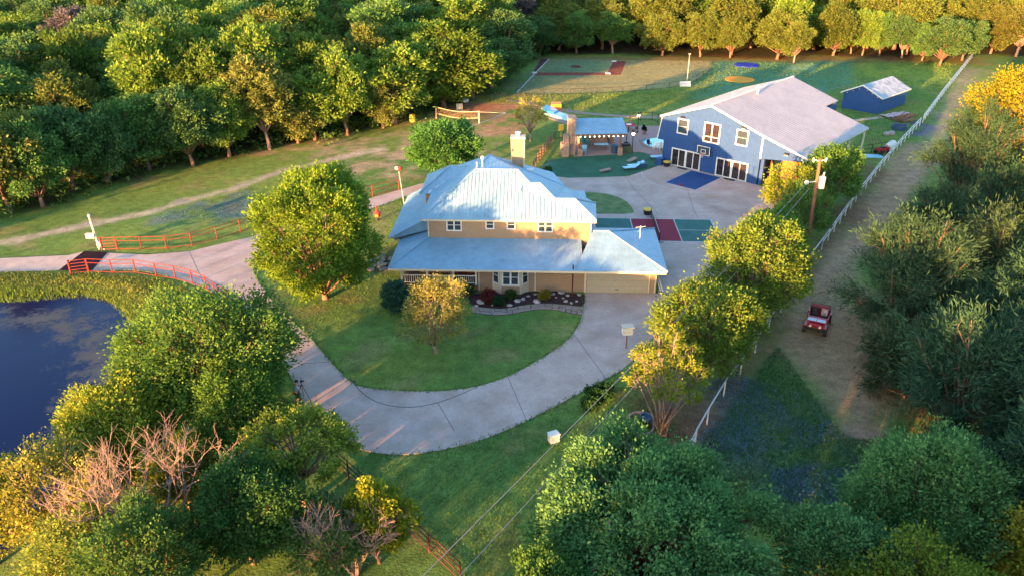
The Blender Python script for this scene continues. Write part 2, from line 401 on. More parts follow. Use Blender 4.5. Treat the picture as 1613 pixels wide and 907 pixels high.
def mul(t, a, b_):
    q = t.nodes.new('ShaderNodeMath'); q.operation = 'MULTIPLY'; t.links.new(a, q.inputs[0]); t.links.new(b_, q.inputs[1]); return q
q = mul(t, mul(t, r1.outputs[0], r2.outputs[0]).outputs[0], r3.outputs[0])
vm = t.nodes.new('ShaderNodeVectorMath'); vm.operation = 'SCALE'
t.links.new(at.outputs['Color'], vm.inputs[0]); t.links.new(q.outputs[0], vm.inputs['Scale'])
t.links.new(vm.outputs[0], b.inputs['Base Color']); b.inputs['Roughness'].default_value = .95; b.inputs['Specular IOR Level'].default_value = .1
bp = t.nodes.new('ShaderNodeBump'); bp.inputs['Strength'].default_value = .9; bp.inputs['Distance'].default_value = .12
t.links.new(n2.outputs['Fac'], bp.inputs['Height']); t.links.new(bp.outputs[0], b.inputs['Normal'])
me = mesh_np('ground', np.stack([GX, GY, GZ], -1).reshape(-1, 3), Fq, M['ground'], smooth=True)
ca = me.color_attributes.new('zone', 'FLOAT_COLOR', 'POINT')
ca.data.foreach_set('color', np.concatenate([C.reshape(-1, 3), np.ones((nx*ny, 1))], 1).astype(np.float32).ravel())
tag(link('ground', me), kind='structure')

# pond water with a drifting film of pollen
M['pond'], t, b = newmat('pond_surface'); tc = t.nodes.new('ShaderNodeTexCoord')
b.inputs['Roughness'].default_value = .04; b.inputs['IOR'].default_value = 1.33
at = t.nodes.new('ShaderNodeAttribute'); at.attribute_name = 'film'
n1 = noise(t, .6, 12, .86); n2 = noise(t, 14, 3)
ad = t.nodes.new('ShaderNodeMath'); ad.operation = 'ADD'; t.links.new(n1.outputs['Fac'], ad.inputs[0]); t.links.new(at.outputs['Fac'], ad.inputs[1])
mr = mrange(t, ad.outputs[0], 0, .85, 1.0, 1.13)
mx = t.nodes.new('ShaderNodeMix'); mx.data_type = 'RGBA'; mx.inputs['A'].default_value = (.002,.005,.045,1); b.inputs['Specular IOR Level'].default_value = .3; mx.inputs['B'].default_value = (.085,.095,.085,1)
t.links.new(mr.outputs[0], mx.inputs['Factor']); t.links.new(mx.outputs['Result'], b.inputs['Base Color'])
r2 = mrange(t, mr.outputs[0], .05, .7, 0, 1); t.links.new(r2.outputs[0], b.inputs['Roughness'])
bp = t.nodes.new('ShaderNodeBump'); bp.inputs['Strength'].default_value = .12; bp.inputs['Distance'].default_value = .03
t.links.new(n2.outputs['Fac'], bp.inputs['Height']); t.links.new(bp.outputs[0], b.inputs['Normal'])
wx = np.arange(-110, -8, 1.0); wy = np.arange(8, 62, 1.0); WX, WY = np.meshgrid(wx, wy); ny, nx = WX.shape; idx = np.arange(nx*ny).reshape(ny, nx)
Fq = np.stack([idx[:-1,:-1], idx[:-1,1:], idx[1:,1:], idx[1:,:-1]], -1).reshape(-1, 4)
cx = WX[:-1,:-1]+.5; cy = WY[:-1,:-1]+.5; keep = (sdist(cx, cy, POND) > -2.2).ravel()
me = mesh_np('pond_water', np.stack([WX, WY, np.full(WX.shape, WATER_Z)], -1).reshape(-1, 3), Fq[keep], M['pond'])
fl = np.full(WX.shape, .30)
band = sdist(WX, WY, PX([(-80,500),(0,503),(60,502),(120,512),(160,545),(150,600),(125,665)], WATER_Z), False)
fl += np.clip((band+5.5)/5.5, 0, 1)*.30
a = me.attributes.new('film', 'FLOAT', 'POINT'); a.data.foreach_set('value', fl.astype(np.float32).ravel())
tag(link('pond_water', me), kind='structure')

# ---------------------------------------------------------------- paving
def slab(name, pts, z, mname, kind='structure', th=.12, parent=None):
    o = MB().prism(PX(pts) if isinstance(pts[0][0], (int, float)) and abs(pts[0][1]) > 60 else pts, z-th, z).build(name, M[mname], parent)
    if kind: tag(o, kind=kind)
    return o
def smooth_px(pts, it=2):
    for _ in range(it):
        out = []
        for i in range(len(pts)-1):
            a, b_ = pts[i], pts[i+1]
            out += [(a[0]*.75+b_[0]*.25, a[1]*.75+b_[1]*.25), (a[0]*.25+b_[0]*.75, a[1]*.25+b_[1]*.75)]
        pts = [pts[0]]+out+[pts[-1]]
    return pts
def strip(mb, pts, w_, z, th=.01):    # ribbon of world width w_ along world xy points
    n = len(pts); Lf = []; Rt = []
    for i, p in enumerate(pts):
        a = pts[max(i-1, 0)]; b_ = pts[min(i+1, n-1)]; dx, dy = b_[0]-a[0], b_[1]-a[1]; l = math.hypot(dx, dy)
        nx_, ny_ = -dy/l*w_/2, dx/l*w_/2; Lf.append((p[0]+nx_, p[1]+ny_)); Rt.append((p[0]-nx_, p[1]-ny_))
    for i in range(n-1): mb.prism([Lf[i], Lf[i+1], Rt[i+1], Rt[i]], z-th, z)
outer = smooth_px([(145,427.5),(212,425),(251,432),(298,446),(331,459),(365,478),(405,515),(440,560),(468,612),(480,637),(500,665),(530,691),(565,708),(605,715.5),(650,716),(700,708),(760,693),(820,668),(880,637),(930,610),(978,584)], 2)
inner = smooth_px([(921,464),(919,490),(911,516),(890,541),(850,567),(800,594),(750,610),(700,616),(640,617),(590,613),(560,608),(540,592),(515,563),(490,533),(463,508),(440,487),(423,465),(405,442),(397,422),(404,408),(430,388),(500,358),(585,330),(660,303)], 2)
DRIVE = outer+[(1010,556),(1050,505),(1060,470),(1040,463),(923,461)]+inner+[(700,292),(700,283),(660,291),(590,311),(500,340),(430,362),(394,374.5),(364,381),(298,396.6),(232,402),(169,399)]
drv = tag(MB().prism(PX(DRIVE), -.06, .035).build('driveway', M['concrete']), kind='structure')
jm = MB(); strip(jm, PX(smooth_px([(552,596),(567,617),(590,633),(625,642),(665,641),(705,630),(752,610)], 2)), .045, .043, .02)
tag(jm.build('joint', M['joint'], drv), 'dark grassy joint curving across the concrete bend')
for pts in ([(689,634),(700,652),(716,680)], [(640,560+57),(638,716)][:0] or [(800,594),(830,664)], [(905,528),(955,597)], [(298,397),(325,455)], [(423,466),(360,474)], [(520,570),(447,575)]):
    jm = MB(); strip(jm, PX(pts), .03, .0385, .01); jm.build('joint', M['joint'], drv)
YARD = [(1037,462),(1050,462),(1075,478),(1120,440),(1180,385),(1222,330),(1205,296),(1191,291.5),(1042.3,256),(1038.6,261.5),(990,278.5),(896,281),(878,279),(850,290),(850,340),(985,400),(1037,430)]
yd = tag(MB().prism(PX(YARD), -.06, .039).build('courtyard_paving', M['concrete']), kind='structure')
for pts in ([(1083,300),(1092,330),(1100,345)], [(1092,318),(1160,338)], [(985,279),(1000,300),(1035,336)]):
    jm = MB(); strip(jm, PX(pts), .03, .0425, .01); jm.build('joint', M['joint'], yd)
tag(MB().prism(PX(smooth_px([(900,303),(930,303),(962,307),(985,316),(996,328),(999,338),(935,337.5),(900,337)], 1)), -.05, .055).build('lawn_island', M['lawn']), kind='structure')
tag(MB().prism(PX([(-700,425),(0,407.5),(109,402.6),(132,396.6),(93,426),(0,428.5),(-700,452)]), -.05, .03).build('gravel_road', M['gravel']), kind='structure')
TURF = PX(smooth_px([(846,270),(862,252),(895,250),(908,247.5),(977,244),(1008,239),(1040,249),(1038.6,261),(990,278),(940,280.5),(896,280.7),(860,277),(846,270)], 1)[:-1])
tag(MB().prism(TURF, -.05, .045).build('putting_lawn', M['turf']), kind='structure')
tag(MB().prism(PX([(905,247),(905,205),(985,198),(1040,200),(1043,250),(1008,239.5),(977,244)]), -.06, .05).build('patio_paving', M['brick']), kind='structure')
wk = MB()
for pts in ([(800,158),(845,165),(880,173),(920,179),(985,184),(1043,186)], [(868,186),(905,198)], [(985,206),(1010,203),(1043,200)]): strip(wk, PX(smooth_px(pts, 1)), 1.1, .04, .08)
tag(wk.build('concrete_walk', M['flagstone']), kind='structure')
wk = MB(); strip(wk, PX([(1390,185),(1330,192),(1300,186)]), .9, .03, .06); tag(wk.build('service_track', M['gravel']), kind='structure')
# garden bed and the flagstone path below it
BED = smooth_px([(738,470),(745,462),(921,459),(921,483),(895,480),(860,477),(823,480),(797,486),(767,485),(742,481),(738,470)], 1)[:-1]
tag(MB().prism(PX(BED), -.05, .07).build('mulch_bed', M['mulch']), kind='structure')
tag(MB().prism(PX([(612,462),(645,456),(700,462),(690,476),(650,480),(615,474)]), -.05, .06).build('porch_mulch_bed', M['mulch']), kind='structure')
top = smooth_px([(742,482),(767,486),(797,487),(823,481),(860,478),(895,481),(921,484)], 1); bot = smooth_px([(745,493),(770,496.5),(790,497),(815,493.5),(842,487.5),(870,487.5),(897,493),(919,497)], 1)
pth = tag(MB().prism(PX(top+bot[::-1]), -.06, .03).build('garden_path', M['joint']), kind='structure')
rnd = random.Random(3)
tw = PX(top); bw = PX(bot)
def along(pl, s):
    k = s*(len(pl)-1); i = min(int(k), len(pl)-2); f = k-i
    return (pl[i][0]*(1-f)+pl[i+1][0]*f, pl[i][1]*(1-f)+pl[i+1][1]*f)
ns = 20
for i in range(ns):
    jv = rnd.uniform(.35, .65)
    for a, b_ in ((0, jv), (jv, 1)):
        s0 = (i+.05)/ns; s1 = (i+.95)/ns; q = []
        for s_, v_ in ((s0, a), (s1, a), (s1, b_), (s0, b_)):
            v2 = min(max(v_+(.05 if v_ == a else -.05), .03), .97); s2 = s_+rnd.uniform(-.006, .006)
            p, r_ = along(tw, min(max(s2, 0), 1)), along(bw, min(max(s2, 0), 1)); q.append((p[0]*(1-v2)+r_[0]*v2, p[1]*(1-v2)+r_[1]*v2))
        MB().prism(q, 0, .055+rnd.uniform(0, .015)).build('flagstone', M['flagstone'], pth)
# cattle guard
cg = empty('cattle_guard', (*G(132, 412), .0), 0, 'dark pipe cattle guard set in the drive between the two red fences', 'cattle guard')
gq = PX([(132.4,396.6),(170,398),(144,427.4),(93,426)])
o = MB().prism(gq, -.3, -.02).build('pit', M['dark_steel'], cg); o.matrix_parent_inverse = Matrix.Translation(-cg.location)
bars = MB()
for i in range(22):
    s_ = (i+.5)/22
    a = [gq[0][j]*(1-s_)+gq[1][j]*s_ for j in (0, 1)]; b_ = [gq[3][j]*(1-s_)+gq[2][j]*s_ for j in (0, 1)]
    bars.tube((*a, .03), (*b_, .03), .05, n=6)
o = bars.build('grid_bars', M['brown_pipe'], cg); o['kind'] = 'stuff'; o.matrix_parent_inverse = Matrix.Translation(-cg.location)
# ---- courts
crt = lambda px, py: G(px, py)
A0 = Vector(G(992.5, 345)); A1 = Vector(G(1061, 346.6)); B1 = Vector(G(1071.5, 381.8)); A2 = Vector(G(1118.5, 347)); 
ux = (A2-A0).normalized(); uy = Vector((-ux.y, ux.x)); wd = abs((B1-A1).dot(uy)); nv = (A1-A0).length; bk = (A2-A1).length
def cp(x, y): p = A0+ux*x-uy*y; return (p.x, p.y)
court = tag(MB().prism([cp(-bk-.05, -.05), cp(nv+bk+.05, -.05), cp(nv+bk+.05, wd+.05), cp(-bk-.05, wd+.05)], .03, .0435).build('pickleball_court', M['line']), kind='structure')
g_ = .045
for x0, x1, y0, y1, mn, nm in ((-bk+g_, -g_, g_, wd/2-g_, 'court_green', 'green_panel'), (-bk+g_, -g_, wd/2+g_, wd-g_, 'court_green', 'green_panel'), (g_, nv-g_, g_, wd-g_, 'court_red', 'red_panel'),
                               (nv+g_, nv+bk-g_, g_, wd/2-g_, 'court_green', 'green_panel'), (nv+g_, nv+bk-g_, wd/2+g_, wd-g_, 'court_green', 'green_panel')):
    MB().prism([cp(x0, y0), cp(x1, y0), cp(x1, y1), cp(x0, y1)], .035, .0475).build(nm, M[mn], court)
nx0 = nv/2-.05
net = empty('court_net', (*cp(nx0, wd/2), .0475), math.atan2(ux.y, ux.x), 'portable black net stretched across the red and green court', 'net')
for s_ in (-1, 1):
    MB().tube((0, s_*(wd/2+.35), 0), (0, s_*(wd/2+.35), 1.0), .035).build('post', M['black'], net)
    MB().tube((-.4, s_*(wd/2+.35), .03), (.4, s_*(wd/2+.35), .03), .03).build('foot', M['black'], net)
nm_ = MB()
for i in range(30):
    y = -wd/2-.3+(wd+.6)*i/29; nm_.box((0, y, .48), (.008, .02, .82))
for i in range(9): nm_.box((0, 0, .1+i*.1), (.008, wd+.6, .02))
nm_.build('mesh', M['black'], net)['kind'] = 'stuff'
MB().box((0, 0, .92), (.03, wd+.65, .06)).build('top_tape', M['line'], net)

# ---------------------------------------------------------------- farmhouse
HA = R(-2.0); HO = (-9.65, 54.75)
hw = lambda x, y: (HO[0]+x*math.cos(HA)-y*math.sin(HA), HO[1]+x*math.sin(HA)+y*math.cos(HA))
house = empty('farmhouse', (*HO, 0), HA, 'large tan two storey farmhouse with pale metal roofs and a wraparound porch', 'house')
ZE, SL = 5.2, .7
def window(parent, x, y, z, w_, h, rz=0, cols=2, rows=2, fr='white', glass='glass', fw=.09, name='window', muntin=.035, nside=1):
    o = MB()
    o.bb(-w_/2, w_/2, -.06, .0, h-fw, h).bb(-w_/2, w_/2, -.08, .0, 0, fw).bb(-w_/2, -w_/2+fw, -.06, 0, fw, h-fw).bb(w_/2-fw, w_/2, -.06, 0, fw, h-fw)
    o = o.build(name, M[fr], parent); o.location = (x, y, z); o.rotation_euler = (0, 0, rz)
    iw = (w_-2*fw)/cols; ih = (h-2*fw)/rows
    for i in range(cols):
        for j in range(rows):
            MB().bb(-w_/2+fw+i*iw+.01, -w_/2+fw+(i+1)*iw-.01, -.03, -.005, fw+j*ih+.01, fw+(j+1)*ih-.01).build('pane', M[glass], o)
    m_ = MB()
    for i in range(1, cols): m_.bb(-w_/2+fw+i*iw-muntin, -w_/2+fw+i*iw+muntin, -.052, -.004, fw, h-fw)
    for j in range(1, rows):
        for i in range(cols): m_.bb(-w_/2+fw+i*iw+(muntin if i else 0), -w_/2+fw+(i+1)*iw-(muntin if i < cols-1 else 0), -.047, -.004, fw+j*ih-.022, fw+j*ih+.022)
    if m_.v: m_.build('glazing_bar', M[fr], o)
    return o
# walls
lw = MB()
lw.bb(6.95, 15.45, .45, 14.5, 0, 2.62); lw.bb(1.9, 6.95, 2.7, 14.5, 0, 2.75)
lw.build('lower_wall', M['tan'], house)
gw = MB(); gw.bb(15.5, 21.1, .40, 7.4, 0, 2.5); gw.build('garage_wall', M['tan'], house)
uw = MB(); uw.bb(2.68, 15.95, 3.15, 6.6, 2.8, ZE-.06); uw.bb(2.68, 13.7, 6.6, 10.6, 2.8, ZE-.06); uw.bb(1.7, 12.0, 9.2, 13.3, 2.8, ZE-.06)
uw.build('upper_wall', M['tan'], house)
for q in ((2.66,2.76,3.13,3.15,3.3,ZE-.1),(15.87,15.97,3.13,3.15,3.3,ZE-.1),(6.93,7.03,.42,.45,0,2.45),(15.42,15.56,.36,.45,0,2.42),(20.5,20.6,.37,.40,0,2.42),(21.0,21.12,.37,.40,0,2.42)):
    MB().bb(*q).build('corner_trim', M['trim'], house)
sd = MB()
for k_ in range(6): sd.bb(2.78, 15.86, 3.138, 3.15, 3.35+k_*.3, 3.362+k_*.3)
for k_ in range(8): sd.bb(11.2, 15.4, .438, .45, .2+k_*.28, .212+k_*.28)
sd.build('siding_laps', M['tan'], house)['kind'] = 'stuff'
# bay
bay = MB(); bq = [(8.05,.45),(8.75,-.25),(10.35,-.25),(11.0,.45)]
bay.prism(bq, 0, 2.55).build('bay_wall', M['trim'], house)
pan = MB().bb(8.82, 10.28, -.27, -.25, .05, .72); pan.build('bay_panel', M['tan'], house)
window(house, 9.55, -.252, .85, 1.35, 1.45, 0, 2, 2, muntin=.07)
window(house, 8.40, .098, .85, .72, 1.45, R(-45), 1, 2); window(house, 10.68, .10, .85, .70, 1.45, R(47), 1, 2)
for x, w_, h in ((4.83, 1.25, 1.05), (7.75, .72, .85), (9.48, .72, .85), (12.25, 1.25, 1.05)):
    window(house, x, 3.148, 5.08-h, w_, h, 0, 2 if w_ > 1 else 1, 2, muntin=.055)
window(house, 3.3, 2.698, .9, .9, 1.3, 0, 1, 2)
d_ = MB().bb(5.0, 5.9, 2.64, 2.7, .45, 2.4).build('door', M['red_pipe'], house); MB().ball((5.8, 2.62, 1.35), .05).build('handle', M['chrome'], d_)
# porch
pf = MB().bb(.6, 6.93, .55, 2.7, 0, .42).build('porch_floor', M['timber'], house)
for k_ in range(11): MB().bb(.62+k_*.573, .62+k_*.573+.555, .5, 2.69, .42, .45).build('plank', M['timber'], pf)
sw = MB().bb(.6, 1.9, 2.72, 14.4, 0, .42).build('side_porch_floor', M['timber'], house)
for x in (.75, 2.8, 4.9, 6.75): MB().bb(x-.08, x+.08, .52, .68, .45, 2.46).build('porch_post', M['white'], house)
for y in (4.6, 8, 11.4, 14.2): MB().bb(.67, .83, y-.08, y+.08, .42, 2.5).build('porch_post', M['white'], house)
for x0, x1 in ((.83, 2.72), (2.88, 4.82), (4.98, 6.67)):
    r_ = MB().bb(x0, x1, .56, .64, 1.18, 1.26).bb(x0, x1, .58, .62, .55, .61).build('porch_railing', M['white'], house)
    b_ = MB(); n_ = int((x1-x0)/.16)
    for i in range(1, n_): b_.bb(x0+(x1-x0)*i/n_-.02, x0+(x1-x0)*i/n_+.02, .58, .62, .61, 1.18)
    b_.build('balusters', M['white'], r_)['kind'] = 'stuff'
# garage door of four sections
gd = MB().bb(15.62, 20.45, .37, .40, .02, 2.2).build('garage_door', M['garage'], house)
for k_ in range(4): MB().bb(15.66, 20.41, .345, .372, .05+k_*.54, .05+k_*.54+.515).build('panel', M['garage'], gd)
MB().bb(17.9, 18.2, .325, .35, .3, .36).build('handle', M['black'], gd)
# roofs
def roof(name, polys, m='metal_roof', th=.07, sp=.3, parent=None, rw=.018, rh=.012):
    mb = MB(); rb = MB()
    for p in polys: mb.plate(p, th); ribs(rb, p, sp, rw, rh)
    o = mb.build(name, M[m], parent); q = rb.build('standing_seams', M[m], o); q['kind'] = 'stuff'; return o
FL = (2.2, 2.78, ZE); FRc = (16.34, 2.84, ZE)
A = (6.4, 6.85, 8.07); B = (9.9, 6.85, 8.07); S1 = (10.97, 5.72, 7.29); S2 = (11.79, 5.72, 7.29); S3 = (13.04, 4.46, 6.42); S4 = (14.64, 4.46, 6.42)
Cc = (16.53, 6.9, ZE); K = (14.1, 11.0, ZE); Pk = (7.25, 11.1, 8.05); V = (2.2, 7.0, ZE); BL = (2.2, 15.5, ZE-.1)
front = [FL, FRc, S4, S3, S2, S1, B, A]
top_polys = [front, [FL, A, V], [A, Pk, V], [A, B, Pk], [B, K, Pk], [B, S1, K], [S1, S2, K], [S2, S3, K], [S3, S4, K], [S4, Cc, K], [S4, FRc, Cc], [V, Pk, BL], [Pk, K, (13.0, 15.5, ZE-.1)], [Pk, (13.0, 15.5, ZE-.1), BL]]
rf = roof('main_roof', top_polys, parent=house)
cap = MB()
for a, b_ in ((FL, A), (A, B), (B, S1), (S1, S2), (S2, S3), (S3, S4), (S4, FRc), (A, Pk), (Pk, K), (S4, Cc)):
    cap.tube(tuple(Vector(a)+Vector((0,0,.015))), tuple(Vector(b_)+Vector((0,0,.015))), .07, n=6)
cap.build('ridge_cap', M['metal_roof'], rf)
fa = MB(); fa.box(((FL[0]+FRc[0])/2, 2.80, ZE-.13), (FRc[0]-FL[0], .04, .14)); fa.box((2.2, 9.1, ZE-.15), (.04, 12.6, .14)); fa.box((16.43, 4.86, ZE-.13), (.04, 4.0, .14), R(-3))
fa.build('fascia', M['trim'], rf)
sf = MB().prism([(2.25,2.85),(16.3,2.9),(16.45,6.8),(14.0,10.9),(13,15.3),(2.25,15.3)], ZE-.2, ZE-.1).build('soffit', M['trim'], rf)
vp = MB().tube((11.0-.9, 5.0, 6.7), (10.1, 5.0, 7.15), .05).build('vent_pipe', M['white'], rf)
MB().tube((6.9, 7.6, 8.0), (6.9, 7.6, 8.75), .06).ball((6.9, 7.6, 8.85), .17).build('turbine_vent', M['galv'], rf)
MB().tube((6.45, 7.2, 8.0), (6.45, 7.2, 8.6), .05).build('vent_pipe', M['galv'], rf)
# rear left hip wing
r2_ = roof('rear_wing_roof', [[(1.25,8.8,ZE+.03),(3.7,11.2,6.95),(1.25,13.7,ZE+.03)], [(1.25,8.8,ZE+.03),(6.5,8.8,ZE+.03),(6.5,11.2,6.95),(3.7,11.2,6.95)], [(3.7,11.2,6.95),(6.5,11.2,6.95),(6.5,13.7,ZE+.03),(1.25,13.7,ZE+.03)]], parent=house)
MB().tube((1.25,8.8,ZE+.05),(3.7,11.2,6.97),.07,n=6).tube((1.25,13.7,ZE+.05),(3.7,11.2,6.97),.07,n=6).tube((3.7,11.2,6.97),(6.5,11.2,6.97),.07,n=6).build('ridge_cap', M['metal_roof'], r2_)
# porch roof
pz = 3.42
pr = roof('porch_roof', [[(0,-.95,2.5),(15.2,-.95,2.5),(15.2,3.14,pz),(2.72,3.14,pz)], [(0,-.95,2.5),(2.72,3.14,pz),(2.72,9,pz),(0,9,2.5)]], parent=house)
MB().tube((0,-.95,2.52),(2.72,3.14,pz+.02),.07,n=6).build('ridge_cap', M['metal_roof'], pr)
MB().box((10.8,-.955,2.40),(21.6,.05,.16)).box((0.0,1.8,2.40),(.05,5.4,.16)).build('gutter', M['trim'], pr)
MB().bb(.1,15.4,-.85,.5,2.36,2.40).bb(.1,2.7,-.8,9,2.361,2.402).build('porch_ceiling', M['trim'], pr)
for x in (11.5,): MB().tube((x,.40,.1),(x,.40,2.35),.045).build('downspout', M['white'], house)
ls = roof('side_roof', [[(-1.0,4.65,2.62),(2.66,4.65,4.62),(2.66,15.4,4.62),(-1.0,15.4,2.62)]], parent=house)
MB().wallpoly([(-.7,2.55),(2.6,3.5),(2.6,4.5),(-.7,2.66)],4.72,4.80).build('verge_board', M['metal_roof'], ls)
MB().bb(-.55,.65,4.9,15.1,2.3,2.42).build('soffit', M['trim'], ls)
# garage roof
gr = roof('garage_roof', [[(14.6,-.97,2.55),(21.7,-.97,2.55),(17.4,3.45,4.05),(16.1,3.45,4.05)], [(21.7,-.97,2.55),(21.85,7.9,2.55),(17.4,3.45,4.05)], [(17.4,3.45,4.05),(21.85,7.9,2.55),(15.5,7.9,2.55),(16.1,3.45,4.05)]], parent=house)
MB().tube((21.7,-.97,2.57),(17.4,3.45,4.07),.07,n=6).tube((17.4,3.45,4.07),(16.1,3.45,4.07),.07,n=6).tube((17.4,3.45,4.07),(21.85,7.9,2.57),.07,n=6).build('ridge_cap', M['metal_roof'], gr)
MB().bb(15.3,21.6,-.85,7.8,2.38,2.44).build('soffit', M['trim'], gr)
MB().plate([(14.6,-.95,2.50),(15.15,-.95,2.50),(16.05,3.4,3.99),(16.0,3.4,3.5)],.05).build('valley_flashing', M['metal_roof'], gr)
an = MB().tube((20.0,3.6,3.2),(20.0,3.6,4.5),.03).tube((19.6,3.6,4.35),(20.4,3.6,4.45),.02).tube((19.75,3.3,4.1),(20.2,3.9,4.2),.02).build('antenna', M['galv'], gr)
bk_ = roof('back_porch_roof', [[(13.6,13.6,3.1),(16.2,13.6,3.1),(16.2,17,2.75),(13.6,17,2.75)]], parent=house)
for y in (13.8, 16.8): MB().bb(15.95,16.1,y,y+.14,0,2.7).build('porch_post', M['white'], house)
MB().bb(13.0,14.3,13.7,14.6,0,3.0).build('back_wall', M['tan'], house)
# chimney
ch = MB().bb(9.2,10.35,11.25,12.15,0,9.45).build('chimney', M['tan'], house)
MB().bb(9.12,10.43,11.17,12.23,9.45,9.6).build('chimney_cap', M['trim'], ch)
MB().tube((9.78,11.7,9.6),(9.78,11.7,9.85),.17,n=10).tube((9.78,11.7,9.88),(9.78,11.7,9.98),.27,n=10).build('flue', M['galv'], ch)
MB().bb(9.2-.03,9.28,11.22,11.25,6.6,9.4).bb(10.27,10.38,11.22,11.25,6.6,9.4).build('corner_trim', M['trim'], ch)
hb = MB().bb(10.6,11.2,11.4,12,5.2,6.6).build('roof_vent_box', M['white'], house)
for x in (14.75, 21.35): MB().ball((x,-.6,2.3),.10).build('eave_lamp', M['white'], house)
# things on and by the house
def thing(name, mb, mname, loc, rz, label, cat, group=None):
    o = mb.build(name, M[mname]); o.location = loc; o.rotation_euler = (0, 0, rz); return tag(o, label, cat, group)
bench = empty('porch_bench', (*hw(5.6,2.2), .45), HA, 'dark red bench on the front porch beside the tan wall', 'bench')
MB().bb(-.9,.9,-.25,.2,.4,.46).build('seat', M['redcloth'], bench); MB().bb(-.9,.9,.2,.26,.46,.95).build('backrest', M['redcloth'], bench)
for x in (-.8,.8):
    for y in (-.2,.18): MB().bb(x-.04,x+.04,y-.04,y+.04,0,.4).build('leg', M['redcloth'], bench)
thing('garden_post', MB().tube((0,0,0),(0,0,2.9),.055), 'brown_pipe', (*G(901,470),0), 0, 'tall thin dark red post standing in the mulch bed by the garage', 'post')
for k_, (x, s_) in enumerate(((1036,.0),(1042,.35))):
    a = G(1040+k_*4, 458+k_*1.5)
    thing('leaning_board', MB().tube((0,0,0),(-.7,.5,2.0),.06,n=4), 'white', (*a,.04), 0, ('white board leaning on the garage side wall, the nearer one', 'white board leaning on the garage side wall, the farther one')[1-k_], 'board', 'boards leaning on the garage')
# garden rocks
rk = [(757,478,.35),(750,484,.2),(777,482,.2),(803,483,.25),(815,476,.3),(824,473,.22),(832,468,.16),(845,477,.32),(843,465,.15),(871,465,.2),(876,470,.12),(884,463,.28),(894,467,.2),(891,476,.2),(900,479,.16),(887,471,.12),(866,464,.13),(912,466,.2),(908,476,.13)]
rlabels = 'big pale rock at the left end of the mulch bed;small rock at the bottom left corner of the mulch bed;small rock below the reddish shrub;flat grey rock by the path under the bay window;rounded tan rock right of the bay window;pale rock just above the tan one near the bay;little rock at the wall right of the bay;large orange brown rock by the path below the lit wall;small rock at the wall beside the downspout;rock right of the yellow bush;tiny rock just right of the yellow bush;broad pale rock near the wall left of the red post;pale rock behind the foot of the red post;rock beside the path left of the red post;small rock touching the path by the red post;tiny rock in the middle of the bed left of the red post;tiny rock against the wall above the yellow bush;rock near the garage corner by the wall;little rock near the garage corner by the path'.split(';')
import bmesh
for (px, py, r_), lb in zip(rk, rlabels):
    mb = MB(); mb.ball((0,0,r_*.2), r_*.85, 7, 4, (1.25,1,.6))
    mb.v = [(x*(1+rnd.uniform(-.2,.2)), y*(1+rnd.uniform(-.2,.2)), z*(1+rnd.uniform(-.15,.15))) for x, y, z in mb.v]
    thing('garden_rock', mb, 'rock', (*G(px,py),.07), rnd.uniform(0,6), lb, 'rock', 'rocks in the mulch bed')
# stone edging heap west of the porch
sp_ = empty('stone_pile', (*G(600,415),0), 0, 'heap of pinkish flat stones at the west corner of the porch', 'stones')
for i in range(16):
    mb = MB(); mb.ball((0,0,0), .38, 7, 4, (1.3,1,.22)); o = mb.build('stone', M['flagstone'], sp_)
    o.location = (rnd.uniform(-.9,.9), rnd.uniform(-1.4,1.6), rnd.uniform(.03,.2)); o.rotation_euler = (rnd.uniform(-.2,.2), rnd.uniform(-.2,.2), rnd.uniform(0,6))

# ---------------------------------------------------------------- barn
BA = Vector(G(1042.3,256)); BAng = R(-42.2)
barn = empty('barn', (BA.x, BA.y, 0), BAng, 'big blue gabled barn with white trimmed windows and a wide pale roof', 'barn')
def bl(x, y): return (BA.x+x*math.cos(BAng)-y*math.sin(BAng), BA.y+x*math.sin(BAng)+y*math.cos(BAng))
WB = 12.25; PKX, PKZ = 5.9, 7.9; EZ = 5.72; RX, RZ = 17.7, 4.08
MB().wallpoly([(0,0),(WB,0),(WB,5.6),(PKX,PKZ-.12),(0,5.55)],0,.15).build('front_wall', M['blue'], barn)
MB().bb(0,.15,.15,20.5,0,5.5).build('side_wall', M['blue'], barn)
MB().bb(WB-.15,WB,.15,20.5,0,5.5).build('side_wall', M['blue'], barn)
MB().wallpoly([(.15,0),(WB-.15,0),(WB-.15,5.6),(PKX,PKZ-.12),(.15,5.55)],20.35,20.5).build('rear_wall', M['blue'], barn)
sb = MB()
for k_ in range(40):
    x = .15+k_*.305; zt_ = min(5.55+x*.385, PKZ-.14-(x-PKX)*.345) if x > PKX else 5.5+x*.385
    sb.bb(x-.02,x+.02,-.018,0,0,zt_-.1)
sb.build('siding_ribs', M['blue'], barn)['kind'] = 'stuff'
MB().wallpoly([(0,5.6),(0,2.75),(-.85,2.75),(-.45,5.5)],0,.3).build('side_fin', M['blue'], barn)
MB().wallpoly([(-.93,2.75),(-.82,2.75),(-.38,5.6),(-.50,5.6)],-.06,.36).build('fin_trim', M['white'], barn)
MB().wallpoly([(WB,2.95),(13.1,3.05),(17.55,3.6),(17.55,4.05),(WB,5.55)],0,.12).build('lean_to_panel', M['blue'], barn)
MB().bb(WB-.05,WB+.12,-.05,.0,2.95,5.6).build('corner_trim', M['white'], barn)
MB().bb(WB+.1,WB+.45,.2,.5,0,2.9).build('lean_to_post', M['blue'], barn)
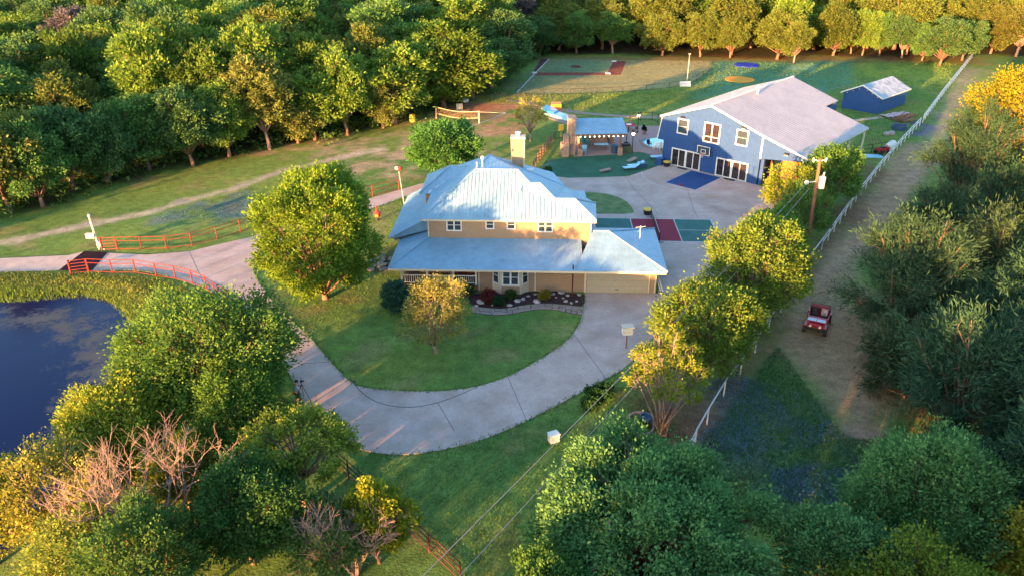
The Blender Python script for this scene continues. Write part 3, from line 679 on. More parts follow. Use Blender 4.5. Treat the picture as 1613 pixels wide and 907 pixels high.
br = roof('barn_roof', [[(-.5,-.35,EZ-.02),(PKX,-.35,PKZ),(PKX,21,PKZ),(-.5,21,EZ-.02)], [(PKX,-.35,PKZ),(WB-.1,-.35,5.78),(WB-.1,21,5.78),(PKX,21,PKZ)], [(WB-.1,-.35,5.78),(RX,-.35,RZ),(RX,17,RZ),(WB-.1,17,5.78)]], 'barn_roof', .1, .55, barn, .03, .015)
MB().tube((PKX,-.36,PKZ+.02),(PKX,21,PKZ+.02),.14,n=6).build('ridge_cap', M['galv'], br)
rk_ = MB()
for a, b_ in (((-.5,EZ-.08),(PKX,PKZ-.06)),((PKX,PKZ-.06),(WB-.1,5.71)),((WB-.1,5.71),(RX,RZ-.06))):
    rk_.wallpoly([(a[0],a[1]-.13),(b_[0],b_[1]-.13),(b_[0],b_[1]+.09),(a[0],a[1]+.09)],-.42,-.36)
rk_.build('rake_trim', M['white'], br)
MB().bb(-.56,-.5,-.35,21,EZ-.25,EZ-.03).bb(RX,RX+.05,-.35,17,RZ-.22,RZ-.03).build('gutter', M['white'], br)
MB().tube((6.6,9.5,7.6),(6.6,9.5,8.4),.12).ball((6.6,9.5,8.45),.2).build('roof_vent', M['white'], br)
MB().tube((3.9,8.5,7.1),(3.9,8.5,7.5),.08).build('vent_pipe', M['white'], br)
for y in (2,7,12,16.8): MB().bb(RX-.35,RX-.2,y-.08,y+.08,0,RZ-.1).build('lean_to_post', M['white'], barn)
window(barn, 2.4,0,3.9,1.45,1.78,0,1,2,fw=.13); window(barn, 6.17,0,3.55,2.05,2.3,0,2,1,glass='door_glass',fw=.14,muntin=.06); window(barn, 9.88,0,3.95,1.45,1.78,0,1,2,fw=.13)
MB().bb(5.3,7.05,-.05,-.03,4.2,4.28).build('window_bar', M['white'], barn)
for x0, x1 in ((1.26,5.12),(7.15,11.05)):
    d_ = MB(); xm = (x0+x1)/2
    d_.bb(x0,x1,-.09,0,1.98,2.12).bb(x0,x0+.13,-.09,0,0,1.98).bb(x1-.13,x1,-.09,0,0,1.98).bb(xm-.13,xm+.13,-.09,0,0,1.98).bb(x0+.13,xm-.13,-.08,0,.0,.1).bb(xm+.13,x1-.13,-.08,0,.0,.1)
    d_ = d_.build('sliding_door', M['white'], barn)
    for a, b_ in ((x0+.13,xm-.13),(xm+.13,x1-.13)):
        m1 = (a+b_)/2
        MB().bb(a,m1-.05,-.03,-.005,.1,1.98).build('pane', M['door_glass'], d_); MB().bb(m1+.05,b_,-.03,-.005,.1,1.98).build('pane', M['door_glass'], d_)
        MB().bb(m1-.05,m1+.05,-.07,-.004,.1,1.98).build('stile', M['white'], d_)
for x, z in ((2.35,5.85),(10.0,6.0),(15.2,4.05)):
    l_ = MB().bb(x-.25,x+.25,-.35,-.0,z-.05,z+.12).build('wall_lamp', M['black'], barn); MB().bb(x-.2,x+.2,-.33,-.05,z-.11,z-.052).build('lens', M['white'], l_)
# hoop
hoop = empty('basketball_hoop', (*bl(5.67,0), 0), BAng, 'glass basketball hoop with pink red rim on the blue barn wall', 'basketball hoop')
bbm = MB().bb(-.82,.82,-.62,-.58,2.17,2.24).bb(-.82,.82,-.62,-.58,3.13,3.2).bb(-.82,-.75,-.62,-.58,2.24,3.13).bb(.75,.82,-.62,-.58,2.24,3.13).build('backboard_frame', M['white'], hoop)
MB().bb(-.75,.75,-.61,-.59,2.24,3.13).build('backboard', M['glass'], hoop)
MB().bb(-.3,.3,-.635,-.62,2.38,2.43).bb(-.3,.3,-.635,-.62,2.78,2.83).bb(-.3,-.25,-.635,-.62,2.43,2.78).bb(.25,.3,-.635,-.62,2.43,2.78).build('target_square', M['white'], hoop)
MB().tube((-.4,-.58,2.5),(-.4,0,2.7),.04).tube((.4,-.58,2.5),(.4,0,2.7),.04).build('bracket', M['black'], hoop)
rm = MB(); ring = [(.25*math.cos(t*math.pi/8), -.9+.25*math.sin(t*math.pi/8), 2.33) for t in range(17)]
rm.path(ring, [.025]*17).build('rim', mat('pink_rim', (.65,.03,.10), .5), hoop)
nn = MB()
for t in range(10):
    a = t*math.pi/5; nn.tube((.24*math.cos(a),-.9+.24*math.sin(a),2.32),(.12*math.cos(a+.3),-.9+.12*math.sin(a+.3),1.95),.012,n=4)
nn.build('net', M['white'], hoop)
# key and arc
key = tag(MB().prism([bl(4.35,-.55),bl(8.3,-.55),bl(8.3,-6.35),bl(4.35,-6.35)],.035,.0435).build('basketball_key', M['line']), kind='structure')
MB().prism([bl(4.42,-.6),bl(8.23,-.6),bl(8.23,-6.28),bl(4.42,-6.28)],.036,.0475).build('blue_panel', M['court_blue'], key)
arc = MB(); strip(arc, [bl(5.6-6.3*math.cos(t*math.pi/40), -1.3-6.5*math.sin(t*math.pi/40)) for t in range(41)], .09, .0435, .008)
arc.build('three_point_line', M['line'], key)
thing('basketball', MB().ball((0,0,.12),.16,10,6), 'redcloth', (*G(1072.5,293.5),.045), 0, 'red ball lying at the edge of the blue basketball key', 'ball')
for x, lb in ((3.2,'dark doormat before the left sliding doors of the barn'),(9.3,'dark doormat before the right sliding doors of the barn')):
    thing('doormat', MB().bb(-.6,.6,-.25,.25,0,.03), 'black', (*bl(x,-.6),.042), BAng, lb, 'doormat')
# orange trailer under the lean-to
tl = empty('stock_trailer', (*bl(14.9,4.2),0), BAng, 'rust orange equipment parked in the open bay under the barn roof', 'trailer')
MB().bb(-1.1,1.1,-1.6,1.8,.6,2.6).build('body', mat('rust_orange', (.42,.13,.03), .7, 0, .4, 2), tl)
MB().bb(-.5,-.1,-1.68,-1.6,.7,2.4).bb(.2,.6,-1.68,-1.6,.7,2.4).build('rear_door', M['timber'], tl)
for x in (-1.2,1.2):
    for y in (-.5,.5): MB().tube((x-.12,y,.38),(x+.12,y,.38),.38,n=14).build('wheel', M['black'], tl)
thing('plywood_sheet', MB().bb(-.04,.04,-.6,.6,0,2.6), 'orange_mat', (*bl(13.3,.9),0), BAng+.5, 'upright lit yellow sheet just inside the open bay', 'sheet')
def bin_(px, py, lid, body, label, r_=.45, h=.5):
    o = empty('ball_bin', (*G(px,py),.04), 0, label, 'bin')
    MB().lathe([(r_*.8,0),(r_,h*.8),(r_,h)]).build('body', M[body], o); MB().lathe([(r_*1.05,h),(r_*1.05,h+.08),(r_*.4,h+.14)]).build('lid', M[lid], o); return o
bin_(1050,262.5,'yellow','black','black tub with yellow lid by the left barn door')
bin_(1020,338.5,'yellow','black','black tub with yellow lid beside the court net')
thing('blue_crate', MB().bb(-.4,.4,-.4,.4,0,.8), 'blue', (*G(1039,259.5),.04), BAng, 'blue box at the left corner of the barn', 'box')

# ---------------------------------------------------------------- shed
SA = G(1382,180.5); SAng = R(-47)
shed = empty('shed', (*SA,0), SAng, 'small blue shed with a mottled grey metal roof beyond the barn', 'shed')
SWd, SD = 5.6, 9.6
MB().wallpoly([(-SWd,0),(0,0),(0,2.45),(-SWd/2,3.75),(-SWd,2.45)],0,.12).build('front_wall', M['blue'], shed)
MB().bb(-.12,0,.12,SD,0,2.45).build('side_wall', M['blue'], shed); MB().bb(-SWd,-SWd+.12,.12,SD,0,2.45).build('side_wall', M['blue'], shed)
MB().wallpoly([(-SWd+.12,0),(-.12,0),(-.12,2.45),(-SWd/2,3.75),(-SWd+.12,2.45)],SD-.12,SD).build('rear_wall', M['blue'], shed)
srf = roof('roof', [[(-SWd-.4,-.3,2.42),(-SWd/2,-.3,3.9),(-SWd/2,SD+.3,3.9),(-SWd-.4,SD+.3,2.42)],[(-SWd/2,-.3,3.9),(.4,-.3,2.42),(.4,SD+.3,2.42),(-SWd/2,SD+.3,3.9)]], 'shed_roof', .08, .4, shed)
MB().wallpoly([(-SWd-.4,2.28),(-SWd/2,3.76),(-SWd/2,3.95),(-SWd-.4,2.47)],-.36,-.31).wallpoly([(.4,2.28),(-SWd/2,3.76),(-SWd/2,3.95),(.4,2.47)],-.36,-.31).bb(.4,.45,-.3,SD+.3,2.26,2.44).build('rake_trim', M['white'], srf)
for k_ in range(3):
    for s_ in (-1,1):
        x = -SWd/2+s_*(.6+k_*.85); MB().ball((x,-.04,3.62-abs(x+SWd/2)*.47-.12),.07,6,4).build('gable_bolt', M['white'], shed)
tp = empty('tarp_pile', (*G(1410,183),0), R(28), 'grey pink tarp and boards lying along the shed side', 'tarp')
mb = MB(); 
gxs = [(i*.5-2.6, j*.4-.8) for j in range(5) for i in range(11)]
mb.add([(x, y, .15+.22*rnd.random()) for x, y in gxs], [(j*11+i, j*11+i+1, (j+1)*11+i+1, (j+1)*11+i) for j in range(4) for i in range(10)])
mb.build('tarp', M['tarp'], tp); 
for k_ in range(3): MB().box((.3*k_,-1.1-.25*k_,.08),(5.5,.2,.1),R(3*k_)).build('plank', M['timber'], tp)

# ---------------------------------------------------------------- pavilion
pA = Vector(G(908,247)); pB = Vector(G(977,243.5)); pang = math.atan2(pB.y-pA.y, pB.x-pA.x); PW = (pB-pA).length
pav = empty('pavilion', (pA.x,pA.y,.05), pang*.4, 'open patio pavilion with a light blue metal roof and stone fireplace', 'pavilion')
ezp = ztop(940,212,pA.y-.4)
PD = 6.0
rp = roof('roof', [[(-.3,-.6,ezp),(PW+.5,-.6,ezp),(PW+.5,PD/2,ezp+1.05),(-.3,PD/2,ezp+1.05)],[(-.3,PD/2,ezp+1.05),(PW+.5,PD/2,ezp+1.05),(PW+.5,PD+.6,ezp),(-.3,PD+.6,ezp)]], 'metal_roof', .1, .35, pav)
MB().bb(-.3,PW+.5,-.66,-.6,ezp-.22,ezp-.02).build('gutter', M['timber'], rp)
MB().bb(0,PW,0,.18,ezp-.3,ezp-.1).bb(0,PW,PD-.18,PD,ezp-.3,ezp-.1).build('beam', M['timber'], pav)
for x in (.45,PW-.2):
    for y in (.1,PD-.1):
        MB().bb(x-.12,x+.12,y-.12,y+.12,.9,ezp-.1).build('post', M['timber'], pav)
        ped = MB().bb(x-.27,x+.27,y-.27,y+.27,0,.9).build('stone_base', M['stone'], pav)
        for r_ in range(3):
            for k_ in range(2): MB().bb(x-.29+k_*.29+.01,x-.0+k_*.29-.01,y-.31,y-.27,.03+r_*.29,.29+r_*.29).build('stone', M['stone'], ped)
fp = MB().bb(-1.0,-.15,.3,2.0,0,ezp+1.6).build('fireplace', M['stone'], pav)
for r_ in range(11):
    for k_ in range(2): 
        o_ = .1 if r_%2 else 0
        MB().bb(-1.02+k_*.44+.01+o_*(1-k_),-.58+k_*.44-.01+o_*(1-k_),.26,.31,.05+r_*.42,.43+r_*.42).build('stone', M['stone'], fp)
MB().bb(-1.1,-.05,.2,2.1,ezp+1.6,ezp+1.75).build('cap', M['flagstone'], fp)
MB().bb(-1.9,-1.0,-.3,1.0,0,1.6).bb(-1.6,-1.0,0,.9,1.6,2.6).build('hearth_shoulder', M['stone'], fp)
MB().bb(.9,PW-.9,PD-.9,PD-.3,0,1.0).build('kitchen_counter', M['stone'], pav)
for k_ in range(10): MB().ball((.3+k_*(PW-.4)/9,-.62,ezp-.32),.055,6,4).build('string_bulb', M['bulb'], pav)
def picnic(px, py, label, top, rz=0):
    o = empty('picnic_table', (*G(px,py),.05), rz, label, 'picnic table')
    for k_ in range(3): MB().bb(-.9,.9,-.40+k_*.27,-.15+k_*.27,.72,.77).build('plank', M[top], o)
    for s_ in (-1,1): MB().bb(-.9,.9,s_*.8-.13,s_*.8+.13,.42,.46).build('bench_seat', M['timber'], o)
    for x in (-.65,.65):
        MB().box((x,0,.36),(.08,1.6,.08)).tube((x,-.55,0),(x,-.2,.72),.05,n=4).tube((x,.55,0),(x,.2,.72),.05,n=4).build('leg', M['timber'], o)
    return o
picnic(946.5,237,'picnic table with pale blue top under the pavilion','sky_cloth')
def chair(px, py, m, label, rz=0, s_=1.0, cat='chair'):
    o = empty('patio_chair', (*G(px,py),.05), rz, label, cat); o.scale = (s_,s_,s_)
    MB().bb(-.3,.3,-.3,.25,.38,.44).build('seat', M[m], o); MB().box((0,.3,.72),(.6,.06,.6),0,(R(-12),0)).build('backrest', M[m], o)
    for x in (-.26,.26):
        MB().bb(x-.03,x+.03,-.28,-.22,0,.6).build('leg', M[m], o); MB().bb(x-.03,x+.03,.2,.26,0,.6).build('leg', M[m], o); MB().bb(x-.05,x+.05,-.3,.26,.6,.64).build('armrest', M[m], o)
    return o
chair(921,231,'teal','teal patio chair by the left pavilion post',R(20),1.2); chair(919.5,243,'sky_cloth','pale teal chair at the front left edge of the patio',R(-15))
chair(928,222,'redcloth','dark red chair at the back of the pavilion'); chair(957,225,'timber','brown wooden chair right of the picnic table under the roof',R(-40))
def bin2(px, py, m, label, w_=.6, h=1.0):
    o = empty('rubbish_bin', (*G(px,py),.05), 0, label, 'bin'); MB().lathe([(w_*.42,0),(w_*.5,h*.9)]).build('body', M[m], o); MB().lathe([(w_*.54,h*.9),(w_*.54,h),(w_*.2,h+.06)]).build('lid', M[m], o)
bin2(967.5,242,'binblue','blue grey bin by the right front post of the pavilion',.9,1.0)
gb = empty('barbecue_grill', (*G(985.5,241),.05), R(8), 'green and brown grill cabinet just right of the pavilion', 'grill')
MB().bb(-.7,.7,-.35,.35,.0,.85).build('cabinet', mat('olive_cabinet',(.08,.10,.05),.7), gb); MB().bb(-.5,.5,-.3,.3,.85,1.1).build('hood', M['black'], gb)
MB().bb(.72,.76,-.3,.3,.6,.65).build('handle', M['chrome'], gb)
st = empty('patio_heater', (*G(986,230),.05), 0, 'slim black heater standing on the patio right of the pavilion', 'heater')
MB().lathe([(.28,0),(.28,.4),(.1,.5)]).build('base', M['black'], st); MB().tube((0,0,.5),(0,0,1.7),.06).build('pole', M['black'], st); MB().lathe([(.12,1.7),(.3,1.75),(.05,1.95)]).build('reflector', M['black'], st)
def lamp(px, py, h, label):
    o = empty('lamp_post', (*G(px,py),.05), 0, label, 'lamp', 'lit patio lamps')
    MB().lathe([(.14,0),(.12,.15),(.05,.25),(.045,h-.3)]).build('pole', M['black'], o)
    MB().ball((0,0,h-.13),.17,10,6).build('globe', M['lamp'], o); MB().lathe([(.2,h),(.06,h+.14)]).build('cap', M['black'], o)
lamp(995.5,241,2.5,'lit black lamp post on the near edge of the patio'); lamp(1004,210,2.5,'lit black lamp post behind the patio near the pool')
# pool and its rim
POOL = PX(smooth_px([(1009,222),(1018,219),(1046,215.5),(1062,232),(1048,236),(1028,235),(1014,230),(1009,222)],2)[:-1])
pl_ = MB(); tag(MB().prism([p for p in POOL],-.05,.075).build('pool_water', M['pool']), kind='structure')
rim = MB(); strip(rim, POOL+[POOL[0]], .4, .12, .14); tag(rim.build('pool_coping', M['flagstone']), kind='structure')
for k_, (px, py, rz) in enumerate(((1022,231,.4),(1033,236.5,-.2),(1041,236.5,.1))):
    chair(px,py,('black','white','white')[k_],('dark chair at the left rim of the pool','white chair at the near rim of the pool','white chair at the pool rim next to the barn corner')[k_],rz,.8)
def lounger(px, py, rz, label, m='sky_cloth'):
    o = empty('sun_lounger', (*G(px,py),.05), rz, label, 'sun lounger', 'sun loungers on the turf')
    MB().bb(-1.0,.35,-.32,.32,.28,.34).build('seat', M[m], o); MB().box((.68,0,.5),(.8,.64,.06),0,(0,R(-35))).build('backrest', M[m], o)
    for x in (-.9,.3):
        for y in (-.28,.28): MB().bb(x-.03,x+.03,y-.03,y+.03,0,.28).build('leg', M['black'], o)
lounger(994,268,R(12),'light blue sun lounger nearest the courtyard edge of the turf'); lounger(1001,264.5,R(12),'light blue sun lounger just behind the nearest one')
lounger(1037,251,R(5),'pale blue sun lounger beside the blue barn corner')
kb = MB().ball((0,0,.35),.35,10,6); thing('ball_rack', MB().bb(-.6,.6,-.3,.3,0,.5), 'binblue', (*G(1010,264.5),.05), .3, 'dark blue storage box right of the sun loungers', 'box')
thing('towel', MB().bb(-.25,.25,-.2,.2,0,.08), 'sky_cloth', (*G(1008,263.5),.55), .3, 'pale towel lying on the dark blue box', 'towel')
def cornhole(px, py, rz, label):
    o = empty('cornhole_board', (*G(px,py),.05), rz, label, 'game board', 'cornhole boards on the turf')
    MB().box((0,0,.2),(1.3,.7,.05),0,(0,R(-12))).build('deck', M['flagstone'], o)
    MB().box((.35,0,.285),(.18,.18,.02),0,(0,R(-12))).box((-.1,0,.19),(.35,.3,.02),0,(0,R(-12))).build('painted_mark', M['redcloth'], o)
    for y in (-.3,.3): MB().bb(.5,.56,y-.03,y+.03,0,.28).build('leg', M['timber'], o)
cornhole(995.5,254.5,R(35),'pale tilted game board on the turf below the patio lamp'); cornhole(953,271,R(4),'reddish game board on the near part of the turf')
pp = empty('potted_plant', (*G(1014,212),.05), 0, 'dark bushy potted plant beside the far patio lamp', 'plant')
MB().lathe([(.25,0),(.35,.5)]).build('pot', M['brick'], pp)
# pool slide area
sl_ = empty('pool_slide', (*G(880,182),0), 0, 'pale blue wet slide with a darker blue landing behind the pavilion', 'water slide')
def at_world(o, par):
    o.matrix_parent_inverse = Matrix.Translation(-par.location) ; return o
at_world(MB().prism(PX([(853,172),(881,180),(906,188),(906,194.5),(878,187),(857,181)]),0,.35).build('runway', M['sky_cloth'], sl_), sl_)
at_world(MB().prism(PX([(857,171),(872,174),(879,180),(872,184),(857,179)]),.352,.55).build('landing', M['slide'], sl_), sl_)
at_world(MB().prism(PX([(868,170),(884,170),(884,174),(868,174)]),0,.9).build('step_block', M['orange'], sl_), sl_)
# red table and fence behind the patio
tb = empty('umbrella_table', (*G(990,206),.05), 0, 'red and white table set with stools behind the patio', 'table')
MB().lathe([(.9,.72),(.9,.78)]).build('top', M['redcloth'], tb); MB().tube((0,0,0),(0,0,.72),.08).build('leg', M['timber'], tb); MB().lathe([(.4,.79),(.4,.83)]).build('cloth', M['white'], tb)
for a in range(4): MB().lathe([(.2,0),(.2,.45)],(1.3*math.cos(a*1.57+.4),1.3*math.sin(a*1.57+.4),0),8).build('stool', M['timber'], tb)
# ---------------------------------------------------------------- fences
def resample(pts, step):
    out = [pts[0]]; acc = 0
    for i in range(len(pts)-1):
        a, b_ = Vector(pts[i]), Vector(pts[i+1]); L_ = (b_-a).length; d = step-acc
        while d < L_: out.append(tuple(a+(b_-a)*(d/L_))); d += step
        acc = (acc+L_) % step if L_ >= 0 else acc
        acc = L_-(d-step)
    return out
def pipe_fence(name, pts, step, h, rails, m, label, r_=.05, posts_r=.06, cat='fence', exact=False):
    P = pts if exact else resample(pts, step)
    o = empty(name, (*P[0],0), 0, label, cat); O = Vector((*P[0],0))
    pm = None
    for p in P:
        q = link('post', pm.data, o) if pm else MB().tube((0,0,-.3),(0,0,h+.02),posts_r,n=8).build('post', M[m], o)
        pm = pm or q; q.location = Vector((*p,0))-O
    for i, z in enumerate(rails):
        mb = MB(); mb.path([tuple(Vector((*p,z))-O) for p in P],[r_]*len(P),6); mb.build('rail', M[m], o)
    return o, P
wf = PX([(1094,703),(1113.3,668),(1139.5,624),(1165.7,589),(1189,555),(1209.8,522.4),(1229.7,491),(1247,464),(1263.6,438),(1278,415),(1293.7,394)])
pipe_fence('white_pipe_fence', wf, 0, 1.2, [1.2], 'white_pipe', 'nearer stretch of white single rail pipe fence between trees and lane', .05, .05, exact=True)
pipe_fence('white_pipe_fence', [G(1293.7,394)]+PX([(1340,328),(1384,271),(1420,229),(1452,195)]), 2.5, 1.2, [1.2,.8], 'white_pipe', 'middle stretch of white pipe fence beside the barn', .05, .05)
pipe_fence('white_pipe_fence', PX([(1453,194),(1480,157),(1531,92)]), 2.5, 1.25, [1.25,.9,.55], 'white_pipe', 'far stretch of white pipe fence running to the distant trees', .05, .055)
gt = empty('white_gate', (*G(1086,716),0), 0, 'short white barred gate end by the big foreground tree', 'gate')
gp = [Vector(G(1094,703)), Vector(G(1084,722))]
for z in (.2,.5,.8,1.15): at_world(MB().tube((*gp[0],z),(*gp[1],z),.035).build('bar', M['white_pipe'], gt), gt)
at_world(MB().tube((*gp[1],-.2),(*gp[1],1.3),.06).build('post', M['white_pipe'], gt), gt)
at_world(MB().tube((*gp[0],.15),(*gp[1],1.15),.03).build('brace', M['white_pipe'], gt), gt)
n_pts = PX([(186,394),(223.6,393.5),(263,392.6),(302.8,387.7),(342.5,377.8),(379,366),(415,355),(450,345)])
pipe_fence('red_pipe_fence', n_pts, 0, 1.25, [1.25,.9,.12], 'red_pipe', 'red pipe fence along the far side of the entrance drive', .03, .05, exact=True)
s_pts = PX([(140.6,429),(177.7,430.7),(214,430.7),(247,436.3),(277,440.6),(303.4,447.3),(326,457),(339,467),(362,482),(385,505)])
pipe_fence('red_pipe_fence', s_pts, 0, 1.25, [1.25,.9,.12], 'red_pipe', 'red pipe fence on the pond side of the entrance drive', .03, .05, exact=True)
pipe_fence('red_pipe_fence', PX([(505,333),(545,322),(581,311),(603,306),(634,299),(664,291)]), 3.2, 1.25, [1.25,.7,.12], 'red_pipe', 'red pipe fence by the back road left of the farmhouse roof', .03, .05)
pipe_fence('rusty_pipe_fence', PX([(415,570),(430,612),(447,642),(466,676),(492,697),(530,735),(560,762),(610,808),(672,865),(715,905),(760,950)]), 2.4, 1.2, [1.2,.85,.5,.12], 'brown_pipe', 'dark rusty red pipe fence outside the big driveway bend', .03, .045)
for nm_l, a, b_ in (('red barred gate panel on the meadow side of the cattle guard',G(162,395),G(186,394)),('red barred gate panel on the pond side of the cattle guard',G(112.5,432.4),G(140.6,429))):
    g = empty('pipe_gate', (*a,0), 0, nm_l, 'gate'); dv = Vector((*b_,0))-Vector((*a,0))
    MB().tube((0,0,-.2),(0,0,1.3),.08).build('post', M['red_pipe'], g); q = MB().tube(tuple(dv*.96+Vector((0,0,.05))),tuple(dv*.96+Vector((0,0,1.25))),.05).build('post', M['red_pipe'], g)
    for z in (.12,.4,.68,.96,1.24): MB().tube((0,0,z),tuple(dv*.96+Vector((0,0,z))),.035).build('bar', M['red_pipe'], g)
gm = empty('gate_motor_mast', (*G(157,393),0), 0, 'leaning pale mast with meter boxes beside the cattle guard', 'mast')
MB().tube((0,0,0),(-.35,.3,3.1),.09).build('mast', M['trim'], gm); MB().ball((-.36,.3,3.15),.13).build('cap', M['white'], gm)
MB().box((-.55,.1,1.3),(.75,.35,.45)).build('meter_box', M['trim'], gm); MB().box((.15,-.1,.55),(.45,.35,.4),.5).build('motor_box', M['white'], gm); MB().tube((.1,-.1,.5),(.6,-.3,.1),.04).build('arm', M['galv'], gm)
# split rail timber fence and dark iron fences
pipe_fence('timber_fence', PX([(840,268),(850,251),(862,234),(874,219)]), 1.6, 1.1, [1.0,.6,.25], 'timber', 'brown timber rail fence between lawn and turf near the chimney', .06, .08)
pipe_fence('iron_fence', PX([(874,221),(886,218),(899,215)]), 1.6, 1.1, [1.0,.15], 'black', 'low black iron fence left of the stone fireplace', .03, .04)
pipe_fence('iron_fence', PX([(992,193),(1015,190),(1034,191),(1040,201)]), 1.8, 1.3, [1.2,.2], 'black', 'black iron pool fence between patio and barn', .03, .04)
pipe_fence('iron_fence', PX([(1355,243),(1378,241),(1397,237)]), 1.6, 1.2, [1.1,.6,.1], 'black', 'dark iron fence between barn lean-to and white fence', .03, .04)
bfence = PX(smooth_px([(813,148.5),(860,150.5),(960,147.5),(1080,137.5),(1104,123.5),(1124,107),(1119,95.5)],1))
pipe_fence('field_fence', bfence, 4.5, .9, [.9,.1], 'black', 'low dark fence curving round the ball field outfield', .03, .045)
# ---------------------------------------------------------------- ball field
inf = tag(MB().prism(PX([(966.4,96.8),(986.5,96.8),(977.5,118.7),(955,118.7)]),-.02,.012).build('clay_infield', M['reddirt']), kind='structure')
tag(MB().prism(PX([(841.4,114.6),(957.5,115),(955.8,119),(841,119.4)]),-.02,.009).build('base_path', M['reddirt']), kind='structure')
tag(MB().prism(PX([(852,93.5),(863,93.5),(846,115),(839,115)]),-.02,.014).build('side_base_path', M['darkclay']), kind='structure')
fl_ = MB(); strip(fl_, PX([(865,93.4),(841,118),(813.5,147)]), .25, .02, .02); tag(fl_.build('foul_line', M['line']), kind='structure')
mx_, my_ = G(907,105.7); tag(MB().lathe([(1.1,0),(.9,.14),(.01,.2)],(mx_,my_,0),16).build('pitching_mound', M['darkclay']), kind='structure')
for (px,py), lb in (((957.5,116.5),'white base where the clay strip meets the red infield'),((842,115.5),'white base at the left end of the clay strip'),((967,97.5),'white base at the far corner of the red infield')):
    thing('base_plate', MB().bb(-.45,.45,-.45,.45,0,.12), 'white', (*G(px,py),.012), 0, lb, 'base')
def disc(px,py,r_,m,label):
    o = empty('ground_trampoline', (*G(px,py),0), 0, label, 'trampoline')
    MB().lathe([(r_,0),(r_,.12),(r_*.86,.14)],n=28).build('rim', M[m], o); MB().lathe([(r_*.85,0),(r_*.85,.142)],n=28).build('jump_mat', M[m], o)
disc(1175.5,103.5,2.4,'royal','round royal blue in-ground trampoline on the far grass'); disc(1165,126.3,2.6,'orange_mat','round orange in-ground trampoline nearer the barn')
def mast(px,py,h,label,m='galv',r_=.035):
    o = empty('field_pole', (*G(px,py),0), 0, label, 'pole'); MB().tube((0,0,0),(0,0,h),r_).build('pole', M[m], o); MB().bb(-.18,.18,-.05,.05,h,h+.12).build('floodlight', M[m], o)
mast(1081.5,135,5.2,'thin pole with a small lamp at the near edge of the ball field')
thing('bench_seat_block', MB().bb(-.9,.9,-.25,.25,0,.4).bb(-.9,.9,.2,.26,.4,.8), 'white', (*G(1079,136.5),0), 0, 'small white bench at the foot of the thin field pole', 'bench')
# volleyball net
va = Vector(G(687.4,187)); vb = Vector(G(754.7,194.4)); vn = empty('volleyball_net', (va.x,va.y,0), math.atan2(vb.y-va.y,vb.x-va.x), 'sagging cream volleyball net between two wooden posts in the meadow', 'volleyball net')
L_ = (vb-va).length; ht = ztop(687.4,168,va.y)
for x in (0,L_): MB().tube((x,0,-.2),(x,0,ht),.09).build('post', M['net'], vn)
nn_ = 13
for z0, sag in ((ht-.08,.35),(ht-1.0,.35)):
    pts = [(L_*i/nn_,0,z0-sag*math.sin(math.pi*i/nn_)) for i in range(nn_+1)]; MB().path(pts,[.045]*len(pts),5).build('tape', M['net'], vn)
nm_ = MB()
for i in range(1,30):
    x = L_*i/30; s_ = .35*math.sin(math.pi*i/30); nm_.box((x,0,ht-.54-s_),(.006,.006,.9))
for j in range(1,6): nm_.path([(L_*i/nn_,0,ht-.08-j*.15-.35*math.sin(math.pi*i/nn_)) for i in range(nn_+1)],[.004]*(nn_+1),4)
nm_.build('mesh', M['net'], vn)['kind'] = 'stuff'
rp_ = MB(); strip(rp_, PX([(738,202),(797,178.6)]), .12, .03, .03); strip(rp_, PX([(690,170+4),(797,178.6)]), .1, .03, .03); tag(rp_.build('sand_court_line', M['line']), kind='structure')
thing('yellow_barrel', MB().lathe([(.4,0),(.45,.5),(.4,1.1)]), 'yellow', (*G(650,192),0), 0, 'yellow barrel standing at the wood edge left of the volleyball net', 'barrel')
thing('yellow_sign', MB().bb(-.04,.04,-.04,.04,0,.8).bb(-.35,.35,-.15,.15,.8,1.7), 'yellow', (*G(883.6,216),0), 0, 'bright yellow box on a short post left of the fireplace', 'sign')
thing('white_tub', MB().lathe([(.5,0),(.55,.6)]), 'white', (*G(733,161),0), 0, 'small white tub at the wood edge beyond the volleyball net', 'tub')
thing('white_board', MB().bb(-.5,.5,-.04,.04,0,.9), 'trim', (*G(724,173),0), .3, 'small cream board behind the middle of the volleyball net', 'board')
# martin house pole, chiminea, post-top house
mh = empty('bird_house', (*G(636.4,321.4),0), 0, 'red and white bird house on a tall thin pole near the red fence', 'bird house')
zt = ztop(630,266,G(636.4,321.4)[1])
MB().tube((0,0,0),(-.3,0,zt-.3),.035).build('pole', M['galv'], mh); MB().ball((-.2,0,zt),.24,8,6).build('gourd', M['redcloth'], mh); MB().ball((-.5,0,zt+.04),.2,8,6).build('gourd', M['white'], mh)
cm = empty('chiminea', (*G(594.7,347),0), 0, 'small red and orange metal chiminea on the lawn left of the farmhouse', 'fire pit')
MB().lathe([(.1,.25),(.32,.45),(.34,.7),(.14,1.0),(.1,1.45)]).build('body', M['redcloth'], cm); MB().lathe([(.15,0),(.08,.25)]).build('stand', M['black'], cm); MB().bb(-.15,.15,-.36,-.3,.45,.7).build('opening', M['orange'], cm)
wb_ = empty('white_bird_house', (*G(986,549),.035), .1, 'white slatted box on a post at the driveway edge by the row of trees', 'bird house')
MB().tube((0,0,0),(0,0,1.2),.05).build('post', M['timber'], wb_)
MB().bb(-.33,.33,-.25,.25,1.2,1.75).build('box', M['white'], wb_); MB().bb(-.4,.4,-.32,.32,1.75,1.82).bb(-.37,.37,-.30,-.25,1.42,1.50).build('roof', M['trim'], wb_)
